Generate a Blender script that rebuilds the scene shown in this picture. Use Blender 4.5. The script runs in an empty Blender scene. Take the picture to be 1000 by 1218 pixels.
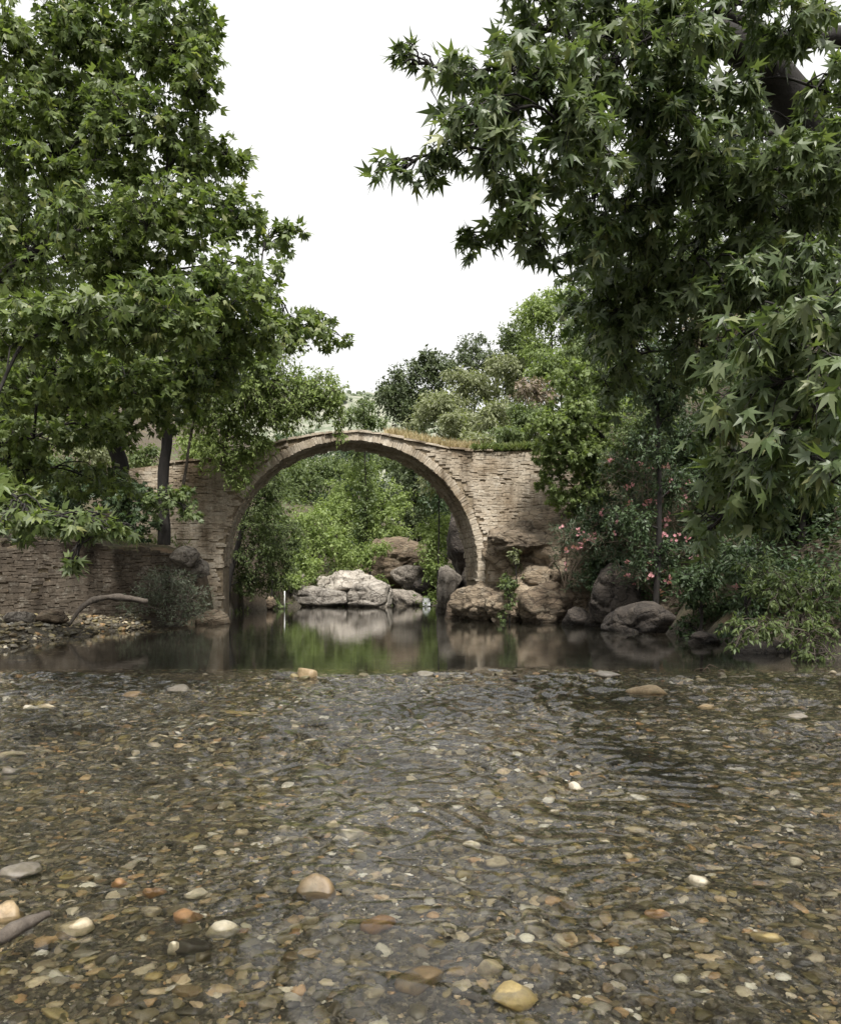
import bpy, bmesh, math
import numpy as np
from mathutils import Vector, Matrix

sc = bpy.context.scene
rng = np.random.default_rng(7)
R_ = math.radians

# ------------------------------------------------------------------ camera
FPX, CX, HY, CAMZ = 950.0, 500.0, 687.0, 1.6       # focal length in photo pixels, centre column, horizon row, eye height
cam_d = bpy.data.cameras.new('camera'); cam = bpy.data.objects.new('camera', cam_d)
sc.collection.objects.link(cam); sc.camera = cam
cam.location = (0, 0, CAMZ); cam.rotation_euler = (R_(90), 0, 0)
cam_d.sensor_fit = 'HORIZONTAL'; cam_d.sensor_width = 36; cam_d.lens = 36 * FPX / 1000
cam_d.shift_y = (HY - 609) / 1000
cam_d.clip_start = 0.1; cam_d.clip_end = 3000

# ------------------------------------------------------------------ sky, sun, exposure
SUN_EL, SUN_AZ = R_(60), R_(165)                    # azimuth clockwise from +Y (north)
world = bpy.data.worlds.new('World'); sc.world = world; world.use_nodes = True
nt = world.node_tree; nt.nodes.clear()
wo = nt.nodes.new('ShaderNodeOutputWorld'); bg = nt.nodes.new('ShaderNodeBackground')
sky = nt.nodes.new('ShaderNodeTexSky'); sky.sky_type = 'NISHITA'; sky.sun_disc = False
sky.sun_elevation = SUN_EL; sky.sun_rotation = SUN_AZ; sky.dust_density = 6; sky.air_density = 1.0
hs = nt.nodes.new('ShaderNodeHueSaturation'); hs.inputs['Saturation'].default_value = 0.07
ov = nt.nodes.new('ShaderNodeMix'); ov.data_type = 'RGBA'; ov.inputs[0].default_value = 0.75
ov.inputs[7].default_value = (8.6, 8.75, 8.75, 1)      # even cloud layer
bg.inputs['Strength'].default_value = 0.054
cn = nt.nodes.new('ShaderNodeTexNoise'); cn.inputs['Scale'].default_value = 2.2; cn.inputs['Detail'].default_value = 5
tcw = nt.nodes.new('ShaderNodeTexCoord'); nt.links.new(tcw.outputs['Generated'], cn.inputs['Vector'])
cr = nt.nodes.new('ShaderNodeMapRange'); nt.links.new(cn.outputs['Fac'], cr.inputs[0]); cr.inputs[1].default_value = .3; cr.inputs[2].default_value = .7; cr.inputs[3].default_value = .94; cr.inputs[4].default_value = 1.05
cm = nt.nodes.new('ShaderNodeVectorMath'); cm.operation = 'SCALE'; cm.inputs[0].default_value = (8.85, 8.85, 8.75); nt.links.new(cr.outputs[0], cm.inputs['Scale']); nt.links.new(cm.outputs[0], ov.inputs[7])
nt.links.new(sky.outputs[0], hs.inputs['Color']); nt.links.new(hs.outputs[0], ov.inputs[6])
nt.links.new(ov.outputs[2], bg.inputs[0]); nt.links.new(bg.outputs[0], wo.inputs[0])
sun_d = bpy.data.lights.new('sun', 'SUN'); sun_d.energy = 2.3; sun_d.angle = R_(10); sun_d.color = (1, .96, .9)
sun = bpy.data.objects.new('sun', sun_d); sc.collection.objects.link(sun)
sd = Vector((math.sin(SUN_AZ) * math.cos(SUN_EL), math.cos(SUN_AZ) * math.cos(SUN_EL), math.sin(SUN_EL)))
sun.rotation_euler = sd.to_track_quat('Z', 'Y').to_euler(); sun.location = (0, -20, 60)
vs = sc.view_settings; vs.view_transform = 'Standard'; vs.look = 'None'; vs.exposure = 1.52; vs.gamma = 1
vs.use_curve_mapping = False
cy = sc.cycles
cy.use_denoising = True
try: cy.denoiser = 'OPENIMAGEDENOISE'
except Exception: pass
cy.max_bounces = 8; cy.diffuse_bounces = 4; cy.glossy_bounces = 3; cy.transmission_bounces = 6; cy.transparent_max_bounces = 8
cy.sample_clamp_indirect = 8

# ------------------------------------------------------------------ helpers
def P(px, py, Y): return np.array([(px - CX) / FPX * Y, Y, CAMZ - (py - HY) / FPX * Y])
def M(pxs, Y): return pxs / FPX * Y

_perm = np.random.default_rng(11).permutation(256); _perm = np.concatenate([_perm, _perm, _perm])
_g = np.random.default_rng(12).normal(size=(256, 3)); _g /= np.linalg.norm(_g, axis=1)[:, None]
def pnoise(p):
    p = np.asarray(p, float); i = np.floor(p).astype(int); f = p - i; i &= 255
    u = f * f * f * (f * (f * 6 - 15) + 10)
    out = 0
    for dx in (0, 1):
        for dy in (0, 1):
            for dz in (0, 1):
                h = _perm[_perm[_perm[i[:, 0] + dx] + i[:, 1] + dy] + i[:, 2] + dz]
                g = _g[h]; d = f - (dx, dy, dz)
                w = (u[:, 0] if dx else 1 - u[:, 0]) * (u[:, 1] if dy else 1 - u[:, 1]) * (u[:, 2] if dz else 1 - u[:, 2])
                out = out + w * (g * d).sum(1)
    return out * 1.6
def fbm(p, octv=4, gain=.5):
    p = np.asarray(p, float); o = 0; a = 1
    for k in range(octv):
        o = o + a * pnoise(p * 2 ** k + 17.3 * k); a *= gain
    return o

def mesh_from(name, V, F, mat=None, smooth=False):
    """V (n,3); F (m,k) array of equal-sized faces, or a list of such arrays"""
    Fs = F if isinstance(F, list) else [F]
    Fs = [np.asarray(f, np.int32) for f in Fs if len(f)]
    me = bpy.data.meshes.new(name)
    V = np.asarray(V, np.float32)
    me.vertices.add(len(V)); me.vertices.foreach_set('co', V.ravel())
    nl = sum(f.size for f in Fs); npoly = sum(len(f) for f in Fs)
    me.loops.add(nl); me.polygons.add(npoly)
    me.loops.foreach_set('vertex_index', np.concatenate([f.ravel() for f in Fs]))
    tot = np.concatenate([np.full(len(f), f.shape[1], np.int32) for f in Fs])
    st = np.concatenate([[0], np.cumsum(tot)[:-1]]).astype(np.int32)
    me.polygons.foreach_set('loop_start', st)
    try: me.polygons.foreach_set('loop_total', tot)
    except Exception: pass
    me.polygons.foreach_set('use_smooth', np.full(npoly, smooth, bool))
    me.update(calc_edges=True)
    if mat: me.materials.append(mat)
    return me
def link(name, me, parent=None):
    o = bpy.data.objects.new(name, me); sc.collection.objects.link(o)
    if parent is not None: o.parent = parent
    return o
def tag(o, label=None, cat=None, group=None, kind=None):
    if label: o['label'] = label
    if cat: o['category'] = cat
    if group: o['group'] = group
    if kind: o['kind'] = kind
    return o
def empty(name, loc, label=None, cat=None, group=None):
    o = bpy.data.objects.new(name, None); sc.collection.objects.link(o); o.location = loc
    o.empty_display_size = .2
    return tag(o, label, cat, group)
def instance_mesh(bv, bf, mats, offs):
    """bv (k,3) base verts, bf (m,j) faces, mats (n,3,3), offs (n,3) -> merged arrays"""
    n, k = len(offs), len(bv)
    V = np.einsum('nij,kj->nki', mats, bv) + offs[:, None, :]
    F = (bf[None] + (np.arange(n) * k)[:, None, None]).reshape(-1, bf.shape[1])
    return V.reshape(-1, 3), F
def tubes(paths, radii, k=5):
    """paths (n,m,3), radii (n,m) -> merged tube arrays"""
    n, m, _ = paths.shape
    t = np.gradient(paths, axis=1); t /= np.linalg.norm(t, axis=2, keepdims=True) + 1e-9
    ref = np.where(np.abs(t[:, :1, 2:3]) > .8, np.array([1., 0, 0]), np.array([0, 0, 1.]))
    a = np.cross(t, np.broadcast_to(ref, t.shape)); a /= np.linalg.norm(a, axis=2, keepdims=True) + 1e-9
    b = np.cross(t, a)
    an = np.arange(k) * 2 * np.pi / k
    V = paths[:, :, None] + radii[:, :, None, None] * (np.cos(an)[None, None, :, None] * a[:, :, None] + np.sin(an)[None, None, :, None] * b[:, :, None])
    idx = np.arange(n * m * k).reshape(n, m, k)
    q = np.stack([idx[:, :-1], np.roll(idx[:, :-1], -1, 2), np.roll(idx[:, 1:], -1, 2), idx[:, 1:]], -1).reshape(-1, 4)
    return V.reshape(-1, 3), q
def resample(pts, m):
    pts = np.asarray(pts, float); n = len(pts)
    # Catmull-Rom through the points
    pp = np.vstack([2 * pts[0] - pts[1], pts, 2 * pts[-1] - pts[-2]])
    s = np.linspace(0, n - 1 - 1e-6, m); i = s.astype(int); f = (s - i)[:, None]
    p0, p1, p2, p3 = pp[i], pp[i + 1], pp[i + 2], pp[i + 3]
    return .5 * (2 * p1 + (p2 - p0) * f + (2 * p0 - 5 * p1 + 4 * p2 - p3) * f ** 2 + (3 * p1 - p0 - 3 * p2 + p3) * f ** 3)

# ------------------------------------------------------------------ materials
def new_mat(name):
    m = bpy.data.materials.new(name); m.use_nodes = True
    return m, m.node_tree, m.node_tree.nodes['Principled BSDF']
def nd(nt, t, **kw):
    n = nt.nodes.new(t)
    for k, v in kw.items(): setattr(n, k, v)
    return n
def ramp(nt, fac, stops, interp='LINEAR'):
    r = nd(nt, 'ShaderNodeValToRGB'); r.color_ramp.interpolation = interp
    e = r.color_ramp.elements
    while len(e) > 1: e.remove(e[-1])
    e[0].position = stops[0][0]; e[0].color = (*stops[0][1], 1)
    for p, c in stops[1:]:
        x = e.new(p); x.color = (*c, 1)
    nt.links.new(fac, r.inputs[0]); return r.outputs[0]
def noise_n(nt, scale, detail=4, rough=.6, vec=None, dist=0):
    n = nd(nt, 'ShaderNodeTexNoise'); n.inputs['Scale'].default_value = scale; n.inputs['Detail'].default_value = detail
    n.inputs['Roughness'].default_value = rough; n.inputs['Distortion'].default_value = dist
    if vec is not None: nt.links.new(vec, n.inputs['Vector'])
    return n.outputs['Fac']
def mixc(nt, f, a, b, mode='MIX'):
    x = nd(nt, 'ShaderNodeMix', data_type='RGBA', blend_type=mode)
    for s, v in ((0, f), (6, a), (7, b)):
        if hasattr(v, 'is_linked') or hasattr(v, 'links'): nt.links.new(v, x.inputs[s])
        elif isinstance(v, (tuple, list)): x.inputs[s].default_value = (*v, 1)
        else: x.inputs[s].default_value = v
    return x.outputs[2]
def bump(nt, h, strength, dist=.02, nrm=None):
    b = nd(nt, 'ShaderNodeBump'); b.inputs['Strength'].default_value = strength; b.inputs['Distance'].default_value = dist
    nt.links.new(h, b.inputs['Height'])
    if nrm is not None: nt.links.new(nrm, b.inputs['Normal'])
    return b.outputs[0]
def objcoord(nt): return nd(nt, 'ShaderNodeTexCoord').outputs['Object']
def poscoord(nt): return nd(nt, 'ShaderNodeNewGeometry').outputs['Position']
def mapping(nt, vec, scale):
    m = nd(nt, 'ShaderNodeMapping'); m.inputs['Scale'].default_value = scale; nt.links.new(vec, m.inputs['Vector']); return m.outputs[0]

def leaf_mat(name, dark, mid, light, trans=.3, rough=.5, yellow=None, obj_random=False):
    m, t, b = new_mat(name)
    g = nd(t, 'ShaderNodeNewGeometry')
    if obj_random: r = nd(t, 'ShaderNodeObjectInfo').outputs['Random']
    else: r = g.outputs['Random Per Island']
    st = [(0, dark), (.5, mid), (.93, light)]
    if yellow: st += [(.985, yellow)]
    c = ramp(t, r, st)
    n = noise_n(t, .9, 2, .5, g.outputs['Position'])
    c2 = mixc(t, ramp(t, n, [(.35, (0, 0, 0)), (.65, (1, 1, 1))]), c, mixc(t, .55, c, light))
    # paler underside
    c3 = mixc(t, g.outputs['Backfacing'], c2, mixc(t, .3, c2, (.16, .2, .12)))
    t.links.new(c3, b.inputs['Base Color']); b.inputs['Roughness'].default_value = rough
    b.inputs['Specular IOR Level'].default_value = .35
    tr = nd(t, 'ShaderNodeBsdfTranslucent'); t.links.new(mixc(t, 1.0, c3, (1.3, 1.4, .6), 'MULTIPLY'), tr.inputs[0])
    mx = nd(t, 'ShaderNodeMixShader'); mx.inputs[0].default_value = trans
    t.links.new(b.outputs[0], mx.inputs[1]); t.links.new(tr.outputs[0], mx.inputs[2])
    t.links.new(mx.outputs[0], t.nodes['Material Output'].inputs[0])
    return m
def bark_mat(name, c1, c2):
    m, t, b = new_mat(name); v = mapping(t, poscoord(t), (1, 1, .25))
    n = noise_n(t, 14, 6, .65, v)
    t.links.new(ramp(t, n, [(.3, c1), (.7, c2)]), b.inputs['Base Color']); b.inputs['Roughness'].default_value = .9
    t.links.new(bump(t, n, .8, .03), b.inputs['Normal']); return m
def rock_mat(name, c1, c2, c3, lichen=(.45, .43, .38), lam=.25, scale=1.6, strata=0, wet=True, rand=True):
    m, t, b = new_mat(name); p = poscoord(t)
    v = mapping(t, p, (1, 1, 3.0)) if strata else p
    n1 = noise_n(t, scale, 8, .62, v, .4); n2 = noise_n(t, scale * 6, 6, .7, v); n3 = noise_n(t, scale * 2.3, 6, .75, p)
    c = ramp(t, n1, [(.3, c1), (.52, c2), (.72, c3)])
    c = mixc(t, ramp(t, n3, [(.5, (0, 0, 0)), (.66, (lam * 3, lam * 3, lam * 3))]), c, lichen)
    c = mixc(t, .8, c, ramp(t, n2, [(.25, (.35, .34, .33)), (.5, (1, 1, 1)), (.8, (1.2, 1.18, 1.12))]), 'MULTIPLY')
    vo = nd(t, 'ShaderNodeTexVoronoi', feature='DISTANCE_TO_EDGE'); vo.inputs['Scale'].default_value = scale * 1.1
    va = nd(t, 'ShaderNodeVectorMath', operation='MULTIPLY_ADD'); nv = nd(t, 'ShaderNodeTexNoise'); nv.inputs['Scale'].default_value = 2.2; nv.inputs['Detail'].default_value = 5; t.links.new(p, nv.inputs['Vector'])
    t.links.new(nv.outputs['Color'], va.inputs[0]); va.inputs[1].default_value = (.9, .9, .9); t.links.new(v, va.inputs[2]); t.links.new(va.outputs[0], vo.inputs['Vector'])
    crk = ramp(t, vo.outputs['Distance'], [(0, (0, 0, 0)), (.05, (1, 1, 1))])
    c = mixc(t, 1.0, c, mixc(t, crk, (.42, .4, .38), (1, 1, 1)), 'MULTIPLY')
    if rand:
        r = nd(t, 'ShaderNodeObjectInfo').outputs['Random']
        c = mixc(t, 1.0, c, ramp(t, r, [(0, (.72, .7, .68)), (1, (1.15, 1.12, 1.08))]), 'MULTIPLY')
    if wet:      # damp band that the river keeps wet
        z = nd(t, 'ShaderNodeSeparateXYZ'); t.links.new(p, z.inputs[0])
        ad = nd(t, 'ShaderNodeMath', operation='MULTIPLY_ADD'); t.links.new(n2, ad.inputs[0]); ad.inputs[1].default_value = -.25; t.links.new(z.outputs[2], ad.inputs[2])
        w = ramp(t, ad.outputs[0], [(.0, (.45, .43, .4)), (.06, (1, 1, 1))])
        c = mixc(t, 1.0, c, w, 'MULTIPLY')
    t.links.new(c, b.inputs['Base Color']); b.inputs['Roughness'].default_value = .85
    h = nd(t, 'ShaderNodeMath', operation='MULTIPLY_ADD'); t.links.new(n1, h.inputs[0]); h.inputs[1].default_value = 2.; t.links.new(n2, h.inputs[2])
    t.links.new(bump(t, crk, .7, .05, bump(t, h.outputs[0], 1., .10)), b.inputs['Normal']); return m
def masonry_mat(name, cols, island=False):
    """one stone's colour by object or by island; grain and lichen on top"""
    m, t, b = new_mat(name); g = nd(t, 'ShaderNodeNewGeometry'); p = g.outputs['Position']
    r = g.outputs['Random Per Island'] if island else nd(t, 'ShaderNodeObjectInfo').outputs['Random']
    c = ramp(t, r, [(i / (len(cols) - 1), k) for i, k in enumerate(cols)])
    big = noise_n(t, .55, 4, .6, p); fine = noise_n(t, 16, 6, .7, p); med = noise_n(t, 4, 5, .7, p)
    c = mixc(t, .35, c, cols[len(cols) // 2])
    c = mixc(t, 1.0, c, ramp(t, big, [(.32, (.55, .47, .38)), (.5, (.95, .92, .88)), (.68, (1.12, 1.1, 1.08))]), 'MULTIPLY')
    c = mixc(t, .9, c, ramp(t, fine, [(.25, (.5, .48, .46)), (.55, (1, 1, 1)), (.8, (1.25, 1.22, 1.18))]), 'MULTIPLY')
    c = mixc(t, ramp(t, med, [(.55, (0, 0, 0)), (.72, (.5, .5, .5))]), c, (.40, .38, .33))
    stn = noise_n(t, 1.6, 5, .65, mapping(t, p, (1, 1, .22)))                                  # damp streaks and soot-coloured lichen
    c = mixc(t, 1.0, c, ramp(t, stn, [(.34, (.42, .38, .33)), (.48, (.85, .83, .8)), (.6, (1.05, 1.04, 1.02))]), 'MULTIPLY')
    t.links.new(c, b.inputs['Base Color']); b.inputs['Roughness'].default_value = .92
    t.links.new(bump(t, fine, .7, .02), b.inputs['Normal']); return m

MAT = {}
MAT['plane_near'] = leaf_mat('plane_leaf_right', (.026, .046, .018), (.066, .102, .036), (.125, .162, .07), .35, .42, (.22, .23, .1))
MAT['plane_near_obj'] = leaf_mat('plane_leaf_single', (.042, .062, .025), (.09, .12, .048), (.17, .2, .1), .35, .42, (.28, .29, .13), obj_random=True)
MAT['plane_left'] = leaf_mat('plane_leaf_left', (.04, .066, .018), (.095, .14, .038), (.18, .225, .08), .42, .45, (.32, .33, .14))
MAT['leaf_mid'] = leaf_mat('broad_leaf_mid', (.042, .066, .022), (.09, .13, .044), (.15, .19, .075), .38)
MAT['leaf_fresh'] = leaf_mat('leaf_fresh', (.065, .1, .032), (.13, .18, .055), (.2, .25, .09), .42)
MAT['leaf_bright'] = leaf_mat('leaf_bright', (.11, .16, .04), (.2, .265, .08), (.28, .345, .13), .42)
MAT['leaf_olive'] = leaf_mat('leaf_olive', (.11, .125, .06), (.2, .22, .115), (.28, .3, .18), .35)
MAT['leaf_dark'] = leaf_mat('leaf_dark', (.016, .034, .014), (.03, .056, .02), (.058, .09, .034), .2)  # on the right-bank shrubs this dark tone also carries the deep shade
MAT['leaf_evergreen'] = leaf_mat('leaf_evergreen', (.03, .045, .018), (.055, .08, .03), (.1, .125, .055), .15)
MAT['leaf_brown'] = leaf_mat('leaf_dry', (.11, .085, .062), (.17, .13, .095), (.24, .19, .14), .2)
MAT['leaf_oleander'] = leaf_mat('leaf_oleander', (.022, .04, .022), (.045, .075, .04), (.09, .125, .07), .2)
MAT['leaf_grey'] = leaf_mat('leaf_greygreen', (.045, .06, .04), (.085, .105, .07), (.15, .17, .12), .2)
MAT['grass_dry'] = leaf_mat('grass_dry', (.30, .22, .12), (.42, .33, .19), (.52, .44, .27), .25)
MAT['grass_green'] = leaf_mat('grass_green', (.07, .11, .03), (.12, .17, .05), (.22, .24, .1), .3)
MAT['flower'] = leaf_mat('oleander_petal', (.6, .17, .25), (.68, .26, .34), (.76, .38, .44), .3)
MAT['bark_dark'] = bark_mat('bark_dark', (.007, .006, .005), (.02, .016, .013))
MAT['bark'] = bark_mat('bark', (.05, .04, .032), (.12, .1, .08))
MAT['wood_pale'] = bark_mat('driftwood', (.12, .09, .065), (.24, .19, .14))

# ------------------------------------------------------------------ terrain
_yk = [-40, 0, 9, 13, 17, 22, 26, 29, 33, 42, 50, 70, 120, 400]
_xl = [-14, -12, -10.6, -9.9, -9.3, -9.4, -8.6, -7.6, -8.6, -8, -6, -2, 5, 60]
_xr = [13, 11, 9.2, 8.4, 7.9, 7.2, 6.3, 5.6, 4.2, 2.2, 2.5, 6, 14, 75]
def sm(x, a, b):
    t = np.clip((x - a) / (b - a), 0, 1); return t * t * (3 - 2 * t)
def water_z(y): return -0.008 * np.clip(13.2 - y, 0, 12) - .03 * sm(13.5 - y, 0, 1.0)
def ground_z(x, y):
    x = np.asarray(x, float); y = np.asarray(y, float)
    p = np.stack([x, y, np.zeros_like(x)], -1).reshape(-1, 3)
    n1 = fbm(p * .16, 3).reshape(x.shape); n2 = fbm(p * .7 + 40, 3).reshape(x.shape); n3 = fbm(p * 2.6 + 9, 2).reshape(x.shape)
    wl = .7 * n2 * sm(y, 14, 18)
    xl = np.interp(y, _yk, _xl) + wl; xr = np.interp(y, _yk, _xr) + wl
    dl = xl - x; dr = x - xr
    inside = np.minimum(-dl, -dr)                                     # metres into the channel
    pool = sm(y, 13.4, 17.5)
    depth = (.105 + .02 * n2 + .012 * n3 + .04 * sm(-x, 2, 6)) * (1 - pool) + pool * (1.5 + .2 * n2)
    depth = np.where(inside < 2.2, depth * sm(inside, -.3, 2.2) + .02 * (inside < .5), depth)
    bar = np.exp(-((y - 13.3 - .25 * np.sin(x * .9) - .3 * n1) / .45) ** 2) * .06
    zb = water_z(y) - depth + bar
    up = sm(y, 42, 46); zb = zb + up * (1.0 + .05 * np.clip(y - 44, 0, 14) + .2 * np.clip(y - 58, 0, 45))
    # left bank: gravel shelf, then terrace above the retaining wall, then red slope
    wallY = np.interp(x, [-17, -12.4, -7.9], [20.5, 23.9, 27.6])
    behind = sm(y - wallY, .15, .45) * sm(-x, 7.3, 7.9)
    zl = .28 * np.clip(dl, 0, 1.2) + .06 * np.clip(dl - 1.2, 0, 6) + .05 * n2
    zl = zl + behind * (2.15 + .12 * np.clip(y - wallY, 0, 12)) + .30 * np.clip(-x - 13.5, 0, 60) + sm(y, 32, 40) * .25 * np.clip(dl, 0, 50)
    zl = np.where(y > 31, zl + .05 * np.clip(y - 31, 0, 300), zl)
    # right bank: steep, then long hillside
    steep = 1.0 + 1.2 * sm(y, 26, 30)
    zr = steep * np.clip(dr, 0, 3.0) + .62 * np.clip(dr - 3.0, 0, 9) + .28 * np.clip(dr - 12, 0, 120) + .10 * np.clip(y - 33, 0, 60) * sm(dr, 0, 2)
    zr = zr + .35 * n1 * sm(dr, 0, 3) + .12 * n2
    z = np.where(dl > 0, np.maximum(zl, -.1), np.where(dr > 0, zr, zb))
    z = np.where(dl > 0, z + .25 * n1 * sm(dl, 2, 5), z)
    z = z + np.where((dl > 0) | (dr > 0), .03 * n3, 0)
    return z + np.where(y > 150, 0, 0)
def spread(a, b, d, far, g=1.16):
    c = list(np.arange(a, b, d)); lo = [a]; hi = [c[-1]]; s = d
    while lo[-1] > -far: s *= g; lo.append(lo[-1] - s)
    s = d
    while hi[-1] < far: s *= g; hi.append(hi[-1] + s)
    return np.array(lo[:0:-1] + c + hi[1:])
gx = spread(-14, 12, .2, 900); gy = spread(1.5, 48, .2, 1200)
gy = gy[gy > -300]
GX, GY = np.meshgrid(gx, gy); GZ = ground_z(GX, GY)
idx = np.arange(GX.size).reshape(GX.shape)
quads = np.stack([idx[:-1, :-1], idx[:-1, 1:], idx[1:, 1:], idx[1:, :-1]], -1).reshape(-1, 4)
m, t, b = new_mat('ground_soil'); p = poscoord(t)
n1 = noise_n(t, .35, 5, .6, p); n2 = noise_n(t, 5, 7, .7, p); vo = nd(t, 'ShaderNodeTexVoronoi'); vo.inputs['Scale'].default_value = 38; t.links.new(p, vo.inputs['Vector'])
soil = ramp(t, n1, [(.3, (.05, .038, .026)), (.5, (.095, .072, .048)), (.62, (.085, .08, .04)), (.75, (.2, .125, .08))])
soil = mixc(t, .8, soil, ramp(t, n2, [(.25, (.4, .4, .4)), (.6, (1, 1, 1)), (.8, (1.3, 1.3, 1.25))]), 'MULTIPLY')
grav = ramp(t, nd(t, 'ShaderNodeSeparateColor').outputs[0], [(0, (0, 0, 0)), (1, (1, 1, 1))])
sepc = [n for n in t.nodes if n.type == 'SEPARATE_COLOR'][0]; t.links.new(vo.outputs['Color'], sepc.inputs[0])
grav = ramp(t, sepc.outputs[0], [(0, (.018, .015, .011)), (.4, (.035, .029, .02)), (.7, (.055, .046, .03)), (1, (.09, .078, .06))])
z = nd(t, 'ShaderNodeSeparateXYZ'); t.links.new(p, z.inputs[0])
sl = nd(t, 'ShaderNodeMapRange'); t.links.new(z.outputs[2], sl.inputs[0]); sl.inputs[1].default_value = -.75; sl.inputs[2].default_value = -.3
grav = mixc(t, sl.outputs[0], (.02, .019, .013), grav)             # pool floor: dark silt tone, also standing in for light lost in deep water
mk = ramp(t, z.outputs[2], [(.12, (0, 0, 0)), (.5, (1, 1, 1))])
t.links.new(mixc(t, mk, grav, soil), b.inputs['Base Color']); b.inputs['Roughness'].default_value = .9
t.links.new(bump(t, vo.outputs['Distance'], .6, .03, bump(t, n2, .6, .05)), b.inputs['Normal'])
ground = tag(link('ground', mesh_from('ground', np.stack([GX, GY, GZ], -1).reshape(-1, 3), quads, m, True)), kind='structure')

# ------------------------------------------------------------------ water
wy = [1.2]
while wy[-1] < 15.5: wy.append(wy[-1] + max(.026, .0046 * wy[-1]))
wy = np.concatenate([[-30, -15, -6, -2, 0, .8], wy, np.arange(15.8, 52, .5)])
ws = np.linspace(-1, 1, 331)[None, :]; hw = np.clip(.60 * np.abs(wy) + 1.0, 2.0, 9.4)[:, None]
WX = np.concatenate([np.linspace(-16, -1, 12, endpoint=False)[None] * np.ones_like(hw), hw * ws, np.linspace(15, 1, 12, endpoint=False)[None, ::-1] * np.ones_like(hw)], 1)
k_ = np.linspace(0, 1, 12, endpoint=False)[None]
WX[:, :12] = -16 + (16 - hw) * k_; WX[:, -12:] = (15 - (15 - hw) * k_)[:, ::-1]
WY = wy[:, None] * np.ones_like(WX)
pp = np.stack([WX, WY, np.zeros_like(WX)], -1).reshape(-1, 3)
lip = 13.25 + .3 * np.sin(WX.ravel() * .8 + .5) + .8 * fbm(pp * .6, 3)
rough = 1 - sm(pp[:, 1], lip - .3, lip + .35)
fl = pp + np.stack([.35 * fbm(pp * .9, 2), .2 * fbm(pp * .9 + 31, 2), 0 * lip], -1)        # eddies bend the wave trains
ca, sa = math.cos(R_(-24)), math.sin(R_(-24))
rot = np.stack([fl[:, 0] * ca - fl[:, 1] * sa, fl[:, 0] * sa + fl[:, 1] * ca, 0 * lip], -1)
wv = .014 * pnoise(rot * np.array([2.2, 1.6, 1])) + .018 * pnoise(rot * np.array([4.6, 4.2, 1]) + 5) + .0105 * pnoise(rot * np.array([8.5, 8.5, 1]) + 9)
env = (.9 + .65 * sm(fbm(pp * .55 + 70, 2), -.35, .45)) * (1 + .9 * sm(pp[:, 1], 5, 9))
WZ = water_z(WY).ravel() + wv * rough * env + .022 * rough * np.exp(-((pp[:, 1] - lip + .35) / .3) ** 2) * pnoise(pp * np.array([2.6, 4, 1]))
idx = np.arange(WX.size).reshape(WX.shape)
quads = np.stack([idx[:-1, :-1], idx[:-1, 1:], idx[1:, 1:], idx[1:, :-1]], -1).reshape(-1, 4)
m, t, b = new_mat('river_water'); p = poscoord(t)
b.inputs['Base Color'].default_value = (.93, .92, .82, 1); b.inputs['Transmission Weight'].default_value = 1
b.inputs['IOR'].default_value = 1.333; b.inputs['Roughness'].default_value = .0
r1 = noise_n(t, 2.4, 3, .55, mapping(t, p, (.5, 3.2, 1))); r2 = noise_n(t, 20, 2, .55, mapping(t, p, (1.2, .75, 1)), .5)
sy = nd(t, 'ShaderNodeSeparateXYZ'); t.links.new(p, sy.inputs[0])
wob = nd(t, 'ShaderNodeMath', operation='MULTIPLY_ADD'); t.links.new(noise_n(t, .6, 3, .6, p), wob.inputs[0]); wob.inputs[1].default_value = -2.4; t.links.new(sy.outputs[1], wob.inputs[2])
mr = nd(t, 'ShaderNodeMapRange'); t.links.new(wob.outputs[0], mr.inputs[0]); mr.inputs[1].default_value = 11.9; mr.inputs[2].default_value = 12.6; mr.inputs[3].default_value = 1.; mr.inputs[4].default_value = .0
b2 = nd(t, 'ShaderNodeBump'); b2.inputs['Distance'].default_value = .0042; t.links.new(r2, b2.inputs['Height']); t.links.new(mr.outputs[0], b2.inputs['Strength'])
t.links.new(bump(t, r1, .2, .007, b2.outputs[0]), b.inputs['Normal'])
river = tag(link('river', mesh_from('river', np.stack([WX.ravel(), WY.ravel(), WZ], -1), quads, m, True)), kind='structure')

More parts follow.
